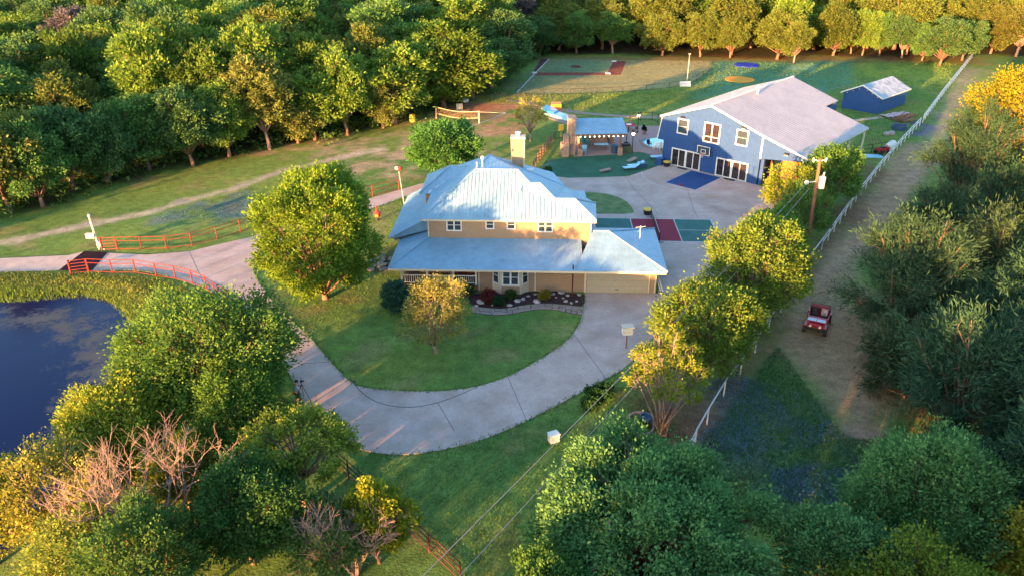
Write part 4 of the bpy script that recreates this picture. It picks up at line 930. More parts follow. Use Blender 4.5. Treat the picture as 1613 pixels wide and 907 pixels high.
# shed-side clutter
lg = empty('log_pile', (*G(1424,192),0), R(30), 'heap of old planks and branches beside the white fence', 'log pile')
for k_ in range(16): MB().tube((rnd.uniform(-1.6,-.8),rnd.uniform(-1,1),rnd.uniform(.1,.7)),(rnd.uniform(.8,1.9),rnd.uniform(-1,1),rnd.uniform(.1,1.1)),rnd.uniform(.06,.11),n=6).build('log', M['timber'], lg)
bt = thing('water_trough', MB().lathe([(1.0,0),(1.05,.6),(.95,.6),(.9,.1)],n=16), 'binblue', (*G(1416,204),0), 0, 'round blue water trough below the plank heap', 'trough')
for (px,py,r_), lb in (((1404,212,.5),'pale boulder by the white fence below the trough, right one'),((1396,213,.45),'pale boulder by the white fence below the trough, left one')):
    thing('boulder', MB().ball((0,0,r_*.3),r_,8,5,(1.3,1,.7)), 'rock', (*G(px,py),0), 1, lb, 'boulder')
tk = empty('propane_tank', (*G(1401,238),0), R(50), 'white horizontal tank standing against the white fence', 'tank')
MB().tube((-.9,0,.75),(.9,0,.75),.45,n=14).ball((-.9,0,.75),.45,14,6).ball((.9,0,.75),.45,14,6).build('shell', M['white'], tk); MB().bb(-.6,-.4,-.3,.3,0,.4).bb(.4,.6,-.3,.3,0,.4).build('cradle', M['galv'], tk); MB().tube((0,0,1.15),(0,0,1.32),.15).build('valve_dome', M['white'], tk)
av = empty('quad_bike', (*G(1389,243),0), R(200), 'dark red quad bike parked beside the white tank', 'quad bike')
MB().bb(-.8,.8,-.25,.25,.45,.75).box((-.55,0,.82),(.5,.8,.08)).box((.6,0,.8),(.4,.8,.08)).build('body', M['redcloth'], av); MB().bb(-.2,.5,-.15,.15,.75,.92).build('saddle', M['black'], av); MB().tube((-.35,-.35,1.1),(-.35,.35,1.1),.025).build('handlebar', M['black'], av)
for x in (-.6,.6):
    for y in (-.45,.45): MB().tube((x,y-.12,.28),(x,y+.12,.28),.28,n=12).build('wheel', M['black'], av)
thing('concrete_pad', MB().bb(-1.6,1.6,-.6,.6,0,.12), 'sky_cloth', (*G(1368,247),0), -.1, 'pale blue flat sheet on the grass right of the lean-to post', 'sheet')
# pots by the vase shaped tree
pt = empty('planter_pot', (*G(1018,668),0), 0, 'dark blue rimmed pot beside the brick ring by the yellow tree', 'pot')
MB().lathe([(.2,0),(.36,.45),(.4,.62),(.34,.62),(.3,.5)],n=14).build('pot', M['binblue'], pt)
br_ = empty('brick_ring', (*G(1009,668),0), 0, 'oval ring of reddish bricks edging a small plant bed', 'brick edging')
for k_ in range(22):
    a = 2*math.pi*k_/22; o = MB().box((0,0,.08),(.22,.11,.14)).build('brick', M['brick'], br_); o.location = (.75*math.cos(a),1.1*math.sin(a),0); o.rotation_euler = (0,0,math.atan2(1.1*math.cos(a),-.75*math.sin(a)))
thing('utility_box', MB().bb(-.28,.28,-.22,.22,0,.5).bb(-.31,.31,-.25,.25,.5,.56), 'white', (*G(872,694),0), R(25), 'pale utility box in the grass just above the big foreground tree', 'utility box')
# ---------------------------------------------------------------- utility pole and wires
up = empty('utility_pole', (*G(1270,402),0), 0, 'tall orange brown wooden utility pole with a white transformer', 'utility pole')
pbx, pby = G(1270,402); hz = ztop(1292,250,pby); dxp = ((1292-806.5)/FPX)*(pby/(CP-((250-453.5)/FPX)*SP))-pbx
Tp = lambda z: (dxp*z/hz, 0, z)
MB().tube((0,0,-.5),Tp(hz),.17,.12,12).build('pole', M['wood_pole'], up)
q = Tp(hz-1.9); tf = MB().tube((q[0]+.38,q[1]-.15,q[2]-.65),(q[0]+.38,q[1]-.15,q[2]+.35),.27,n=14).build('transformer', M['galv'], up)
MB().tube((q[0]+.38,q[1]-.15,q[2]+.35),(q[0]+.45,q[1]-.15,q[2]+.75),.06).build('bushing', M['white'], tf)
MB().tube((q[0],0,q[2]-.1),(q[0]-.75,0,q[2]-.2),.04).build('arm', M['galv'], up); MB().ball((q[0]-.85,0,q[2]-.2),.2).build('meter', M['white'], up)
for s_ in (-1,1): MB().tube(Tp(hz-.25),(Tp(hz)[0]+s_*.5,0,hz-.1),.04).tube((Tp(hz)[0]+s_*.5,0,hz-.3),(Tp(hz)[0]+s_*.55,0,hz+.05),.07).build('insulator', M['white'], up)
def wire(p0, p1, sag, label):
    p0, p1 = Vector(p0), Vector(p1); pts = [p0.lerp(p1, i/24)-Vector((0,0,sag*4*(i/24)*(1-i/24))) for i in range(25)]
    o = empty('overhead_wire', p0, 0, label, 'wire'); w_ = MB().path([p-p0 for p in pts],[.014]*25,4).build('cable', M['wire'], o)
pw = (pbx+q[0]-.8, pby, q[2]-.2)
e1 = (*G(653,902,5.5),5.5); e2 = (*G(699,907,5.0),5.0)
ext = lambda e: tuple(Vector(pw)+(Vector(e)-Vector(pw))*1.5)
wire(pw, ext(e1), .6, 'upper left of the two thin grey wires crossing the lower lawn'); wire((pw[0]+.3,pw[1],pw[2]-.5), ext(e2), .6, 'lower right of the two thin grey wires crossing the lower lawn')
# ---------------------------------------------------------------- jeep
jf = Vector(G(1279,534)); jr = Vector(G(1293,494)); jd = (jf-jr).normalized(); jc = (jf+jr)/2
jp = empty('open_jeep', (jc.x,jc.y,0), math.atan2(jd.y,jd.x), 'old open red off road vehicle with windscreen folded on its bonnet', 'jeep')
def wp(mb, poly, y0, y1): mb.wallpoly(poly, y0, y1)
b_ = MB(); wp(b_, [(-1.6,.5),(.45,.5),(.45,.92),(-1.6,.95)],-.72,-.66); wp(b_, [(-1.6,.5),(.45,.5),(.45,.92),(-1.6,.95)],.66,.72)
b_.bb(-1.6,.45,-.66,.66,.42,.5); b_.bb(-1.65,-1.6,-.72,.72,.5,.95); b_.bb(.45,.55,-.72,.72,.5,1.0)
b_.build('tub', M['red_paint'], jp, bevel=.012)
hd = MB(); hd.add([(.55,-.62,.6),(1.55,-.45,.6),(1.55,.45,.6),(.55,.62,.6),(.55,-.6,1.0),(1.55,-.42,.9),(1.55,.42,.9),(.55,.6,1.0)],[(0,1,2,3),(4,5,6,7),(0,1,5,4),(1,2,6,5),(2,3,7,6),(3,0,4,7)]).build('bonnet', M['red_paint'], jp, bevel=.03)
for s_ in (-1,1):
    MB().bb(.8,1.68,s_*.6-.17,s_*.6+.17,.72,.78).box((.66,s_*.6,.62),(.34,.34,.05),0,(0,R(-40))).build('fender', M['red_paint'], jp, bevel=.015)
    hl = MB().tube((1.5,s_*.33,.76),(1.6,s_*.33,.76),.11,n=12).build('headlight', M['chrome'], jp); MB().tube((1.6,s_*.33,.76),(1.615,s_*.33,.76),.09,n=12).build('lens', M['white'], hl)
    MB().bb(-1.45,-.75,s_*.75-.08,s_*.75+.08,.72,.78).build('rear_fender', M['red_paint'], jp, bevel=.01)
    for x in (-1.1,1.2):
        wl = MB().tube((x,s_*.72-.11,.36),(x,s_*.72+.11,.36),.37,n=20).build('wheel', M['black'], jp); MB().tube((x,s_*.84-.02,.36),(x,s_*.84,.36),.17,n=12).build('rim', M['red_paint'], wl)
    MB().bb(-.5,.0,s_*.33-.24,s_*.33+.24,.5,.72).build('seat', M['shorts'], jp, bevel=.03); MB().box((-.58,s_*.33,.95),(.12,.46,.55),0,(0,R(-10))).build('seat_back', M['shorts'] if s_ < 0 else M['tarp'], jp, bevel=.03)
gl = MB()
for k_ in range(6): gl.bb(1.56,1.58,-.18+k_*.07-.012,-.18+k_*.07+.012,.62,.86)
gl.build('grille', M['black'], jp)
wsf = MB().bb(.75,.80,-.66,.66,1.03,1.07).bb(1.28,1.33,-.66,.66,1.0,1.04).bb(.8,1.28,-.66,-.61,1.02,1.06).bb(.8,1.28,.61,.66,1.02,1.06).bb(.8,1.28,-.02,.02,1.02,1.06).build('windscreen', M['red_paint'], jp)
MB().bb(.81,1.27,-.6,-.03,1.03,1.045).bb(.81,1.27,.03,.6,1.03,1.045).build('glass', mat('pale_glass',(.35,.4,.5),.12,0,.1,spec=.8), wsf)
MB().bb(1.68,1.76,-.7,.7,.48,.6).build('bumper', M['black'], jp, bevel=.01)
MB().box((-1.35,0,.98),(.5,1.3,.1)).build('cargo_cover', M['redcloth'], jp, bevel=.02)
rg = MB(); rg.path([(-.75,-.68,.9),(-.78,-.66,1.45),(-.78,0,1.5),(-.78,.66,1.45),(-.75,.68,.9)],[.03]*5); rg.build('roll_bar', M['black'], jp)
sw_ = MB(); sw_.path([(.15+.0*math.cos(t),.33+.18*math.cos(t*math.pi/6),1.0+.18*math.sin(t*math.pi/6)) for t in range(13)],[.015]*13).tube((.45,.33,.85),(.15,.33,1.0),.02).build('steering_wheel', M['black'], jp)
# ---------------------------------------------------------------- person with a tripod
pe = empty('person', (*G(470,637),0), R(15), 'person in a light blue shirt and dark shorts behind a tripod at the driveway edge', 'person')
def skin(name, verts, edges, radii, m, parent, sub=2):
    me = bpy.data.meshes.new(name); me.from_pydata(verts, edges, []); me.materials.append(m)
    o = link(name, me, parent); o.modifiers.new('skin','SKIN'); me.skin_vertices.new() if not me.skin_vertices else None
    for i, r_ in enumerate(radii): me.skin_vertices[0].data[i].radius = r_ if isinstance(r_, tuple) else (r_, r_)
    me.skin_vertices[0].data[0].use_root = True
    s_ = o.modifiers.new('sub','SUBSURF'); s_.levels = sub; s_.render_levels = sub
    return o
V_ = [(0,0,.95),(0,.02,1.15),(.03,.03,1.38),(.05,.04,1.50),(.08,.06,1.63),(.09,.07,1.72),
      (.03,-.19,1.40),(.18,-.24,1.18),(.38,-.12,1.28),(.47,-.06,1.33),(.03,.22,1.40),(.18,.27,1.18),(.38,.16,1.28),(.47,.1,1.33),
      (0,-.10,.88),(.05,-.12,.48),(-.02,-.13,.08),(.14,-.13,.03),(0,.10,.88),(.0,.13,.48),(-.08,.14,.08),(.08,.14,.03)]
E_ = [(0,1),(1,2),(2,3),(3,4),(4,5),(2,6),(6,7),(7,8),(8,9),(2,10),(10,11),(11,12),(12,13),(0,14),(14,15),(15,16),(16,17),(0,18),(18,19),(19,20),(20,21)]
r_ = [.14,.13,.15,.055,.095,.06,.065,.045,.035,.03,.065,.045,.035,.03,.09,.06,.04,.035,.09,.06,.04,.035]
body = skin('body', V_, E_, r_, M['skin'], pe)
skin('shirt', [(0,.01,.93),(0,.02,1.15),(.03,.03,1.38),(.03,-.19,1.41),(.12,-.22,1.27),(.03,.23,1.41),(.12,.26,1.27)], [(0,1),(1,2),(2,3),(3,4),(2,5),(5,6)], [.165,.155,.17,.085,.07,.085,.07], M['shirt'], pe)
skin('shorts', [(0,0,.95),(0,-.10,.85),(.04,-.12,.55),(0,.10,.85),(.0,.13,.55)], [(0,1),(1,2),(0,3),(3,4)], [.15,.11,.09,.11,.09], M['shorts'], pe)
MB().ball((.08,.06,1.70),.115,12,7,(1,1,.75)).build('cap', M['shorts'], pe, True); MB().ball((.185,.065,1.62),.02,6,4).build('nose', M['skin'], pe, True)
for s_ in (-1,1):
    for k_ in range(4): skin('finger', [(.47,s_*.08+.02,1.335),(.52,s_*.06+.02+.0,1.36-k_*.022),(.53,s_*.03+.02,1.36-k_*.022)], [(0,1),(1,2)], [.011,.01,.008], M['skin'], pe, 1)
    skin('thumb', [(.45,s_*.08+.02,1.33),(.48,s_*.045+.02,1.37)], [(0,1)], [.012,.009], M['skin'], pe, 1)
    MB().ball((.02 if s_ < 0 else -.04, s_*.135, .06),.09,8,5,(1.7,.8,.7)).build('shoe', M['redcloth'], pe, True)
tpd = empty('tripod', (*G(479,633),0), R(15), 'black camera tripod with long legs standing on the driveway', 'tripod')
for a in (-.6,1.6,3.7): MB().tube((0,0,1.35),(.62*math.cos(a),.62*math.sin(a),0),.022,.016).build('leg', M['black'], tpd)
MB().tube((0,0,1.25),(0,0,1.5),.025).box((.0,0,1.56),(.12,.14,.1)).tube((.05,0,1.56),(.18,0,1.56),.04).build('camera', M['black'], tpd)
# ---------------------------------------------------------------- vegetation
def sphere_dirs(rs, n, zmin=-.5):
    out = []
    while len(out) < n:
        d = rs.normal(size=3); d /= np.linalg.norm(d)
        if d[2] >= zmin: out.append(d)
    return np.array(out)
def norm(a): return a/np.maximum(np.linalg.norm(a, axis=-1, keepdims=True), 1e-6)
def leaf_cloud(rs, centers, outs, m, sig, L_, asp=.6, along=1.0, up=.35, sigv=None):
    n = len(centers); tv = rs.rand(n)
    c = np.repeat(centers, m, 0); o = np.repeat(outs, m, 0)
    g = rs.normal(size=(n*m, 3))*sig
    if along != 1: g = g+o*(rs.normal(size=(n*m, 1))*sig*(along-1))
    p = c+g
    nr = norm(norm(o)*.55+np.array([0, 0, up])+rs.normal(size=p.shape)*.55)
    a = norm(np.cross(nr, rs.normal(size=p.shape))) if along == 1 else norm(norm(o)+rs.normal(size=p.shape)*.45)
    b = norm(np.cross(nr, a)); l = (L_*(.6+.8*rs.rand(n*m)))[:, None]
    V = np.stack([p-a*l, p-b*l*asp, p+a*l, p+b*l*asp], 1).reshape(-1, 3)
    return V, .5*np.repeat(tv, m)+.5*rs.rand(n*m)
LK = .68; MK = 1.9; TK = .62; SK = .78
def make_tree(seed, R_, H, trunk_h, nl=16, tufts=26, m=16, L_=.14, lobe=.36, zmin=-.35, asp=.6, along=1.5, flat=1.0, fork=None, sigf=.25, stems=1, twigs=False, bark='bark', leafm='leaf', tr=None, conic=0, fr=(.45,.82), up=.35, detail=1, gap=0.):
    """crown radius R_, total height H; returns (trunk mesh, crown mesh)"""
    m = int(m*MK*1.35); tufts = int(tufts*TK); L_ = L_*LK; sigf = sigf*SK
    rs = np.random.RandomState(seed)
    rz = (H-trunk_h)/2; cz = trunk_h+rz
    D = sphere_dirs(rs, nl*30, zmin); D = D[:]; sel = [0]
    dm = np.linalg.norm(D-D[0], axis=1)
    while len(sel) < nl:
        k_ = int(np.argmax(dm*(.75+.25*rs.rand(len(dm))))); sel.append(k_); dm = np.minimum(dm, np.linalg.norm(D-D[k_], axis=1))
    D = D[sel]
    sx = 1+rs.uniform(-.12, .12); ang = rs.rand()*6
    f = rs.uniform(fr[0], fr[1], nl)
    lc = D*f[:, None]*np.array([R_*sx, R_/sx, rz*flat])
    if conic:
        h_ = (lc[:, 2]+rz)/(2*rz); lc[:, :2] *= (1.15-conic*h_)[:, None]
    lc += np.array([0, 0, cz]); lr = lobe*min(R_, rz*1.3)*rs.uniform(.75, 1.2, nl)
    ks = sphere_dirs(rs, nl*tufts, -1).reshape(nl, tufts, 3)
    outc = norm(lc-np.array([0, 0, cz-rz*.3]))
    ks = norm(ks+outc[:, None, :]*.55)
    tc_ = lc[:, None, :]+ks*(lr[:, None]*rs.uniform(.55, 1.08, (nl, tufts)))[..., None]*np.array([1, 1, .85])
    tc_ = tc_.reshape(-1, 3); to = (ks*.7+outc[:, None, :]*.5).reshape(-1, 3)
    keep = tc_[:, 2] > trunk_h*.55
    if gap: keep &= rs.rand(len(tc_)) > gap
    tc_ = tc_[keep]; to = norm(to[keep])
    V, a = leaf_cloud(rs, tc_, to, m, lobe*R_*sigf, L_, asp, along, up)
    Fq = np.arange(len(V)).reshape(-1, 4)
    crown = mesh_np('crown', V, Fq, M[leafm], attr=a)
    tr = tr or max(.09, R_*.055)
    mb = MB(); fz = fork if fork is not None else trunk_h*.9
    if stems == 1:
        lean = rs.uniform(-.25, .25, 2)
        mb.path([(0,0,-.4),(lean[0]*.2,lean[1]*.2,fz*.5),(lean[0],lean[1],fz),(lean[0]*1.3,lean[1]*1.3,cz)],[tr*1.35,tr,tr*.85,tr*.35],8)
        roots = [np.array([lean[0], lean[1], fz])]*nl
    else: roots = [np.array([rs.uniform(-.2,.2), rs.uniform(-.2,.2), 0.0]) for _ in range(nl)]
    for i in range(nl):
        p0 = roots[i]; p3 = lc[i]; mid = (p0+p3)/2+np.array([0,0,-.08*R_ if stems == 1 else .02])+rs.normal(size=3)*R_*.05
        q = p0+(mid-p0)*.5+np.array([0,0,.12*R_]); r0 = tr*(.5 if stems == 1 else .42)
        mb.path([p0, q*.5+mid*.5, p3, p3+norm(p3-mid)*lr[i]*.6],[r0, r0*.7, r0*.4, r0*.12], 5)
        nt_ = (7 if twigs else 2)
        for j in rs.choice(tufts, nt_, replace=False):
            e_ = lc[i]+ks[i, j]*lr[i]*.9; s0 = p3+(mid-p3)*rs.uniform(0, .45)
            mb.path([s0, (s0+e_)/2+rs.normal(size=3)*.06*R_, e_],[r0*.3, r0*.2, r0*.06], 4)
    tm = bpy.data.meshes.new('trunk'); tm.from_pydata([tuple(p) for p in mb.v], [], mb.f); tm.materials.append(M[bark]); tm.update()
    for p in tm.polygons: p.use_smooth = True
    return tm, crown
def put_tree(name, var, xy, s=1, rz=0, label=None, cat='tree', group=None, color=(.06,.12,.02), sz=None):
    o = empty(name, (*xy, 0), rz, label, cat, group); o.scale = (s, s, sz or s)
    if var[0]: link('trunk', var[0], o)
    c = link('crown', var[1], o); c.color = (*color[:3], 1)
    return o
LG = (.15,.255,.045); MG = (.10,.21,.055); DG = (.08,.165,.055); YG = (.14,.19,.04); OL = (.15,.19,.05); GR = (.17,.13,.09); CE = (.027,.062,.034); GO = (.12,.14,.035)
def hero(px, pyb, pyt, wpx, label, color, name='shade_tree', seed=1, z_shift=0, trunk=None, xc=None, **kw):
    """tree standing at base pixel with its top and width read in the photo"""
    x, y = G(px, pyb); H = ztop(px, pyt, y-.0); 
    s = ppm(px, (pyb+pyt)/2, H*.5); R_ = wpx/2/s
    th = trunk if trunk is not None else H*.18
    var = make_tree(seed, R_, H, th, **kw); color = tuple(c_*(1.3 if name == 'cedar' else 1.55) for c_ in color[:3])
    return put_tree(name, var, (x, y), 1, 0, label, 'tree', None, color)
# --- single trees near the house
hero(513,470,240,196,'big round bright green tree on the lawn left of the farmhouse',(.085,.145,.018),seed=11,nl=34,tufts=60,m=16,L_=.16,lobe=.30,trunk=.5,zmin=-1,sigf=.20)
hero(702,285,188,118,'round dark green tree behind the farmhouse roof, sunlit on top',(.045,.125,.03),seed=12,nl=24,tufts=45,m=15,L_=.19,lobe=.32,trunk=1.2,zmin=-.8)
hero(688,556,432,112,'sparse olive grey tree on the front lawn before the porch',(.15,.155,.04),name='olive_tree',seed=13,nl=22,tufts=26,m=14,L_=.10,lobe=.34,trunk=.5,fork=.5,zmin=-.6,twigs=True,gap=.08,bark='bark_pale',sigf=.25)
hero(628,492,446,56,'dark bluish green shrub tree left of the olive tree',(.03,.075,.045),name='shrub_tree',seed=14,nl=14,tufts=30,m=14,L_=.12,trunk=.4,zmin=-.7)
hero(836,223,158,62,'small slender yellow green tree with orange lit trunk by the wet slide',(.22,.20,.04),name='young_tree',seed=15,nl=14,tufts=16,m=12,L_=.14,lobe=.34,trunk=1.6,fork=1.0,twigs=True,gap=.35,bark='bark_pale',stems=1)
hero(1042,684,515,140,'vase shaped yellow green tree with many orange stems by the driveway',(.115,.15,.02),name='vase_tree',seed=16,nl=26,tufts=24,m=12,L_=.11,lobe=.27,trunk=1.6,fork=.3,stems=5,twigs=True,gap=.3,bark='bark_pale',zmin=-.35,tr=.17,sigf=.22)
hero(1108,590,448,172,'middle tree of the yellow green row along the white fence',(.085,.135,.022),name='row_tree',seed=17,nl=32,tufts=38,m=14,L_=.13,lobe=.30,trunk=.7,zmin=-.8,twigs=True,gap=.08)
hero(1178,505,345,190,'broad yellow green tree of the row nearest the utility pole',(.088,.14,.022),name='row_tree',seed=18,nl=36,tufts=38,m=15,L_=.14,lobe=.28,zmin=-.8,trunk=.7,twigs=True,gap=.1)
hero(1210,420,332,120,'green tree tucked between the broad row tree and the utility pole',(.07,.14,.025),name='row_tree',seed=19,nl=20,tufts=34,m=14,L_=.14,trunk=.8,zmin=-.6)
hero(1236,345,262,92,'twiggy yellow tipped bush before the open barn bay',(.13,.17,.02),name='bush',seed=20,nl=18,tufts=26,m=13,L_=.14,trunk=.4,fork=.2,stems=4,twigs=True,gap=.3,zmin=-.5)
hero(1300,330,232,96,'dense green bush tree between the barn and the white fence',(.06,.13,.028),name='bush',seed=21,nl=22,tufts=40,m=14,L_=.15,trunk=.5,zmin=-.7)
hero(1262,378,292,80,'loose shrub at the foot of the utility pole',(.07,.13,.03),name='bush',seed=22,nl=16,tufts=30,m=13,L_=.14,trunk=.3,zmin=-.7,gap=.2)
# --- lower left group
hero(350,650,474,280,'large full green tree between the dark pond and the driveway bend',(.062,.125,.026),name='pond_tree',seed=31,nl=48,tufts=46,m=16,L_=.13,lobe=.30,trunk=1.4,zmin=-.7,twigs=True)
hero(385,718,590,170,'dark tree under the driveway tree in the lower left group',(.06,.12,.022),name='pond_tree',seed=33,nl=26,tufts=44,m=15,L_=.12,trunk=1.0,zmin=-.7)
hero(205,745,620,190,'yellow green tree on the bank left of the bare tree',(.13,.175,.022),name='pond_tree',seed=34,nl=28,tufts=44,m=15,L_=.12,trunk=1.0,zmin=-.7,twigs=True,gap=.1)
hero(105,850,700,190,'pale gold green tree at the lower left by the pond',(.16,.165,.03),name='pond_tree',seed=35,nl=28,tufts=34,m=14,L_=.11,trunk=.8,zmin=-.6,twigs=True,gap=.3,bark='bark_pale')
hero(-10,880,730,170,'pale gold tree cut by the left edge of the picture',(.18,.20,.03),name='pond_tree',seed=36,nl=24,tufts=32,m=14,L_=.11,trunk=.8,zmin=-.6,twigs=True,gap=.3,bark='bark_pale')
hero(480,795,668,210,'spreading tree with pale forked limbs and yellow green top in the lower left',(.12,.16,.025),name='pond_tree',seed=37,nl=26,tufts=34,m=15,L_=.11,lobe=.28,trunk=2.6,fork=1.6,zmin=-.1,twigs=True,gap=.15,bark='bark_pale')
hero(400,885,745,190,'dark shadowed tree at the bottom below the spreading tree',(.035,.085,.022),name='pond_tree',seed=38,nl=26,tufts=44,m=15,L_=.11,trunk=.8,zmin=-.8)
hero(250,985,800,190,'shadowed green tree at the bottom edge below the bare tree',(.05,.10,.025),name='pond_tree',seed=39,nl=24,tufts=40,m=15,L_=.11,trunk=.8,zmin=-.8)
hero(598,885,760,110,'narrow yellow lit tree at the bottom left of the two wires',(.14,.165,.016),name='pond_tree',seed=40,nl=22,tufts=36,m=15,L_=.11,trunk=.6,zmin=-.8)
hero(530,905,800,170,'dark tree with dead grey twigs at the bottom centre left',(.045,.09,.025),name='pond_tree',seed=41,nl=22,tufts=30,m=14,L_=.11,trunk=.8,zmin=-.7,twigs=True,gap=.25,bark='bark_pale')
hero(300,800,690,130,'yellow green tree behind the tangle of the bare tree',(.12,.15,.025),name='pond_tree',seed=48,nl=22,tufts=36,m=14,L_=.11,trunk=.5,zmin=-.8,gap=.1)
hero(150,965,830,190,'light green tree at the bottom edge left of the bare tree',(.12,.16,.03),name='pond_tree',seed=49,nl=22,tufts=36,m=14,L_=.11,trunk=.5,zmin=-.8,gap=.1)
# --- bottom right group
hero(1012,935,768,490,'huge rounded green tree filling the bottom centre right',(.070,.155,.050),name='foreground_tree',seed=42,nl=60,tufts=85,m=17,L_=.115,lobe=.25,trunk=1.6,zmin=-.5,sigf=.20)
hero(1445,905,712,270,'green tree with two yellow lit tips at the bottom right',(.068,.15,.048),name='foreground_tree',seed=43,nl=40,tufts=60,m=15,L_=.11,lobe=.27,trunk=1.2,zmin=-.6)
hero(1620,1000,760,190,'bright gold green tree in the lower right corner',(.15,.15,.02),name='foreground_tree',seed=44,nl=30,tufts=46,m=15,L_=.11,trunk=.8,zmin=-.6)
hero(1400,1060,868,240,'low tree with yellow tips along the bottom edge at right',(.10,.14,.02),name='foreground_tree',seed=45,nl=26,tufts=44,m=14,L_=.10,trunk=.8,zmin=-.6)
hero(1300,985,800,200,'dark green tree between the two large trees at the bottom right',(.05,.12,.042),name='foreground_tree',seed=46,nl=26,tufts=46,m=14,L_=.11,trunk=.8,zmin=-.6)
hero(850,1040,858,130,'small green tree at the bottom edge left of the huge rounded tree',(.05,.11,.025),name='foreground_tree',seed=47,nl=22,tufts=40,m=14,L_=.10,trunk=.6,zmin=-.6)
# --- bare tree
def bare_tree(seed, H):
    rs = random.Random(seed); mb = MB()
    def br(p, d, L_, r_, lv):
        n = 3; pts = [p]; q = p.copy(); dd = d.copy()
        for i in range(n):
            dd = (dd+Vector((rs.gauss(0,.16), rs.gauss(0,.16), rs.gauss(.03,.10)))).normalized(); q = q+dd*(L_/n); pts.append(q.copy())
        mb.path(pts, [r_, r_*.86, r_*.72, r_*.55], 5 if lv > 2 else 4)
        if lv == 0: return
        for k_ in range(rs.choice((2,3,3)) if lv > 1 else 3):
            ax_ = pts[rs.choice((2,3,3))]; nd = (dd+Vector((rs.gauss(0,.55), rs.gauss(0,.55), rs.gauss(.35,.3)))).normalized()
            br(ax_, nd, L_*rs.uniform(.66,.84), r_*.58, lv-1)
    for k_ in range(4):
        a = k_*1.6+rs.random(); br(Vector((0,0,-.2)), Vector((.5*math.cos(a),.5*math.sin(a),1)).normalized(), H*.34, .13, 5)
    return mb
bx, by = G(255, 870)
bt_ = empty('bare_tree', (bx,by,0), 0, 'leafless pinkish grey tree with tangled bare branches near the pond', 'tree')
bare_tree(5, 7.2).build('branches', M['bark_pale'], bt_)
bx, by = G(560, 905)
bt_ = empty('bare_tree', (bx,by,0), 0, 'smaller leafless grey snag among the bottom trees left of the wires', 'tree'); bare_tree(9, 4.6).build('branches', M['bark_pale'], bt_)
# --- cedars on the right
def cedar(px, pyb, pyt, wpx, label, seed, color=CE, **kw):
    a = dict(gap=.2, fr=(.3,1.02), nl=60, tufts=34, m=13, L_=.26, asp=.16, along=3.6, lobe=.19, trunk=.3, zmin=-.85, conic=.35, up=.1, leafm='needle', sigf=.30, name='cedar'); a.update(kw)
    return hero(px, pyb, pyt, wpx, label, color, seed=seed, **a)
cedar(1500,700,480,250,'big dark cedar at the right edge below the fallen grey branches',51)
cedar(1640,760,470,270,'tall dark cedar cut by the right edge beside the lower lane',52)
cedar(1415,530,345,200,'dark olive cedar reaching over the lane behind the red vehicle',53,(.030,.062,.032))
cedar(1545,500,335,200,'dark cedar with one golden tip right of the lane',54,(.036,.064,.03))
cedar(1640,560,400,200,'golden tipped cedar at the right edge in mid height',55,(.06,.08,.03))
cedar(1512,335,165,130,'tall dark cedar beside the far end of the tan lane',56,(.028,.06,.032))
cedar(1580,385,262,140,'dark cedar below the bright yellow tree at the right edge',57)
cedar(1478,395,295,110,'low dark cedar bush at the lane side below the tall one',58,(.03,.062,.032))
cedar(1580,610,400,170,'shaded cedar between the golden tipped cedar and the big dark one',59)
cedar(1425,625,510,130,'low spreading cedar at the mouth of the lane',60,(.035,.058,.03),conic=.1)
cedar(1600,880,620,230,'dark cedar in shade above the bottom right corner',61)
hero(1588,310,70,210,'tall golden yellow tree at the upper right edge beyond the cedars',(.17,.165,.015),name='golden_tree',seed=62,nl=34,tufts=44,m=14,L_=.18,lobe=.28,trunk=2,zmin=-.5)
hero(1650,420,210,140,'golden green tree half outside the right edge',(.11,.14,.02),name='golden_tree',seed=63,nl=24,tufts=38,m=14,L_=.16,trunk=1.5,zmin=-.6)
hero(1555,300,205,60,'small bright green bushy tree among the right hand cedars',(.07,.16,.035),name='bush',seed=64,nl=16,tufts=30,m=12,L_=.16,trunk=.5,zmin=-.6)
for (px,py,s_), lb in (((1368,490,1.3),'reddish dead cedar branch lying by the lane just right of the jeep'),):
    mb = MB(); rr = random.Random(4)
    for k_ in range(60):
        a = rr.uniform(-1.2,1.2)+2.6; z = rr.uniform(.05,1.1); p = Vector((0,0,z*.4)); e_ = p+Vector((math.cos(a),math.sin(a),rr.uniform(-.1,.5)))*rr.uniform(.6,1.5); mb.path([p,(p+e_)/2+Vector((0,0,.15)),e_],[.035,.025,.01],4)
    o = mb.build('dead_branch', mat('dead_needles',(.28,.06,.04),.9)); o.location = (*G(px,py),0); tag(o, lb, 'branch')

# --- shrubs in beds
def shrub(px, py, r_, h, color, label, seed, name='shrub', m=12, L_=.07):
    var = make_tree(seed, r_, h, .02, nl=12, tufts=22, m=m, L_=L_, lobe=.42, zmin=-.2, fork=.05, tr=.03, stems=4)
    return put_tree(name, var, G(px,py), 1, 0, label, 'shrub', None, color)
shrub(768,475,.75,.9,(.14,.035,.03),'dark reddish shrub in the left part of the mulch bed',71)
shrub(785,480,.55,.7,(.03,.07,.03),'low dark green shrub beside the reddish shrub',72)
shrub(803,472,.5,.75,(.05,.10,.03),'small green shrub under the bay window',73)
shrub(858,472,.6,.75,(.20,.17,.03),'yellow green bush against the lit tan wall',74)
shrub(735,466,.55,1.1,(.03,.09,.04),'upright green shrub at the porch corner left of the bed',75)
shrub(650,470,.6,.7,(.03,.08,.035),'low green shrub by the porch rail',76)
shrub(945,625,.9,.8,(.035,.10,.03),'leafy green clump by the drive edge above the wires',77,L_=.12)
shrub(930,640,.7,.6,(.04,.11,.03),'lower leafy clump by the drive edge',78,L_=.12)
shrub(1010,672,.45,.4,(.05,.12,.03),'small plant growing inside the brick ring',79)
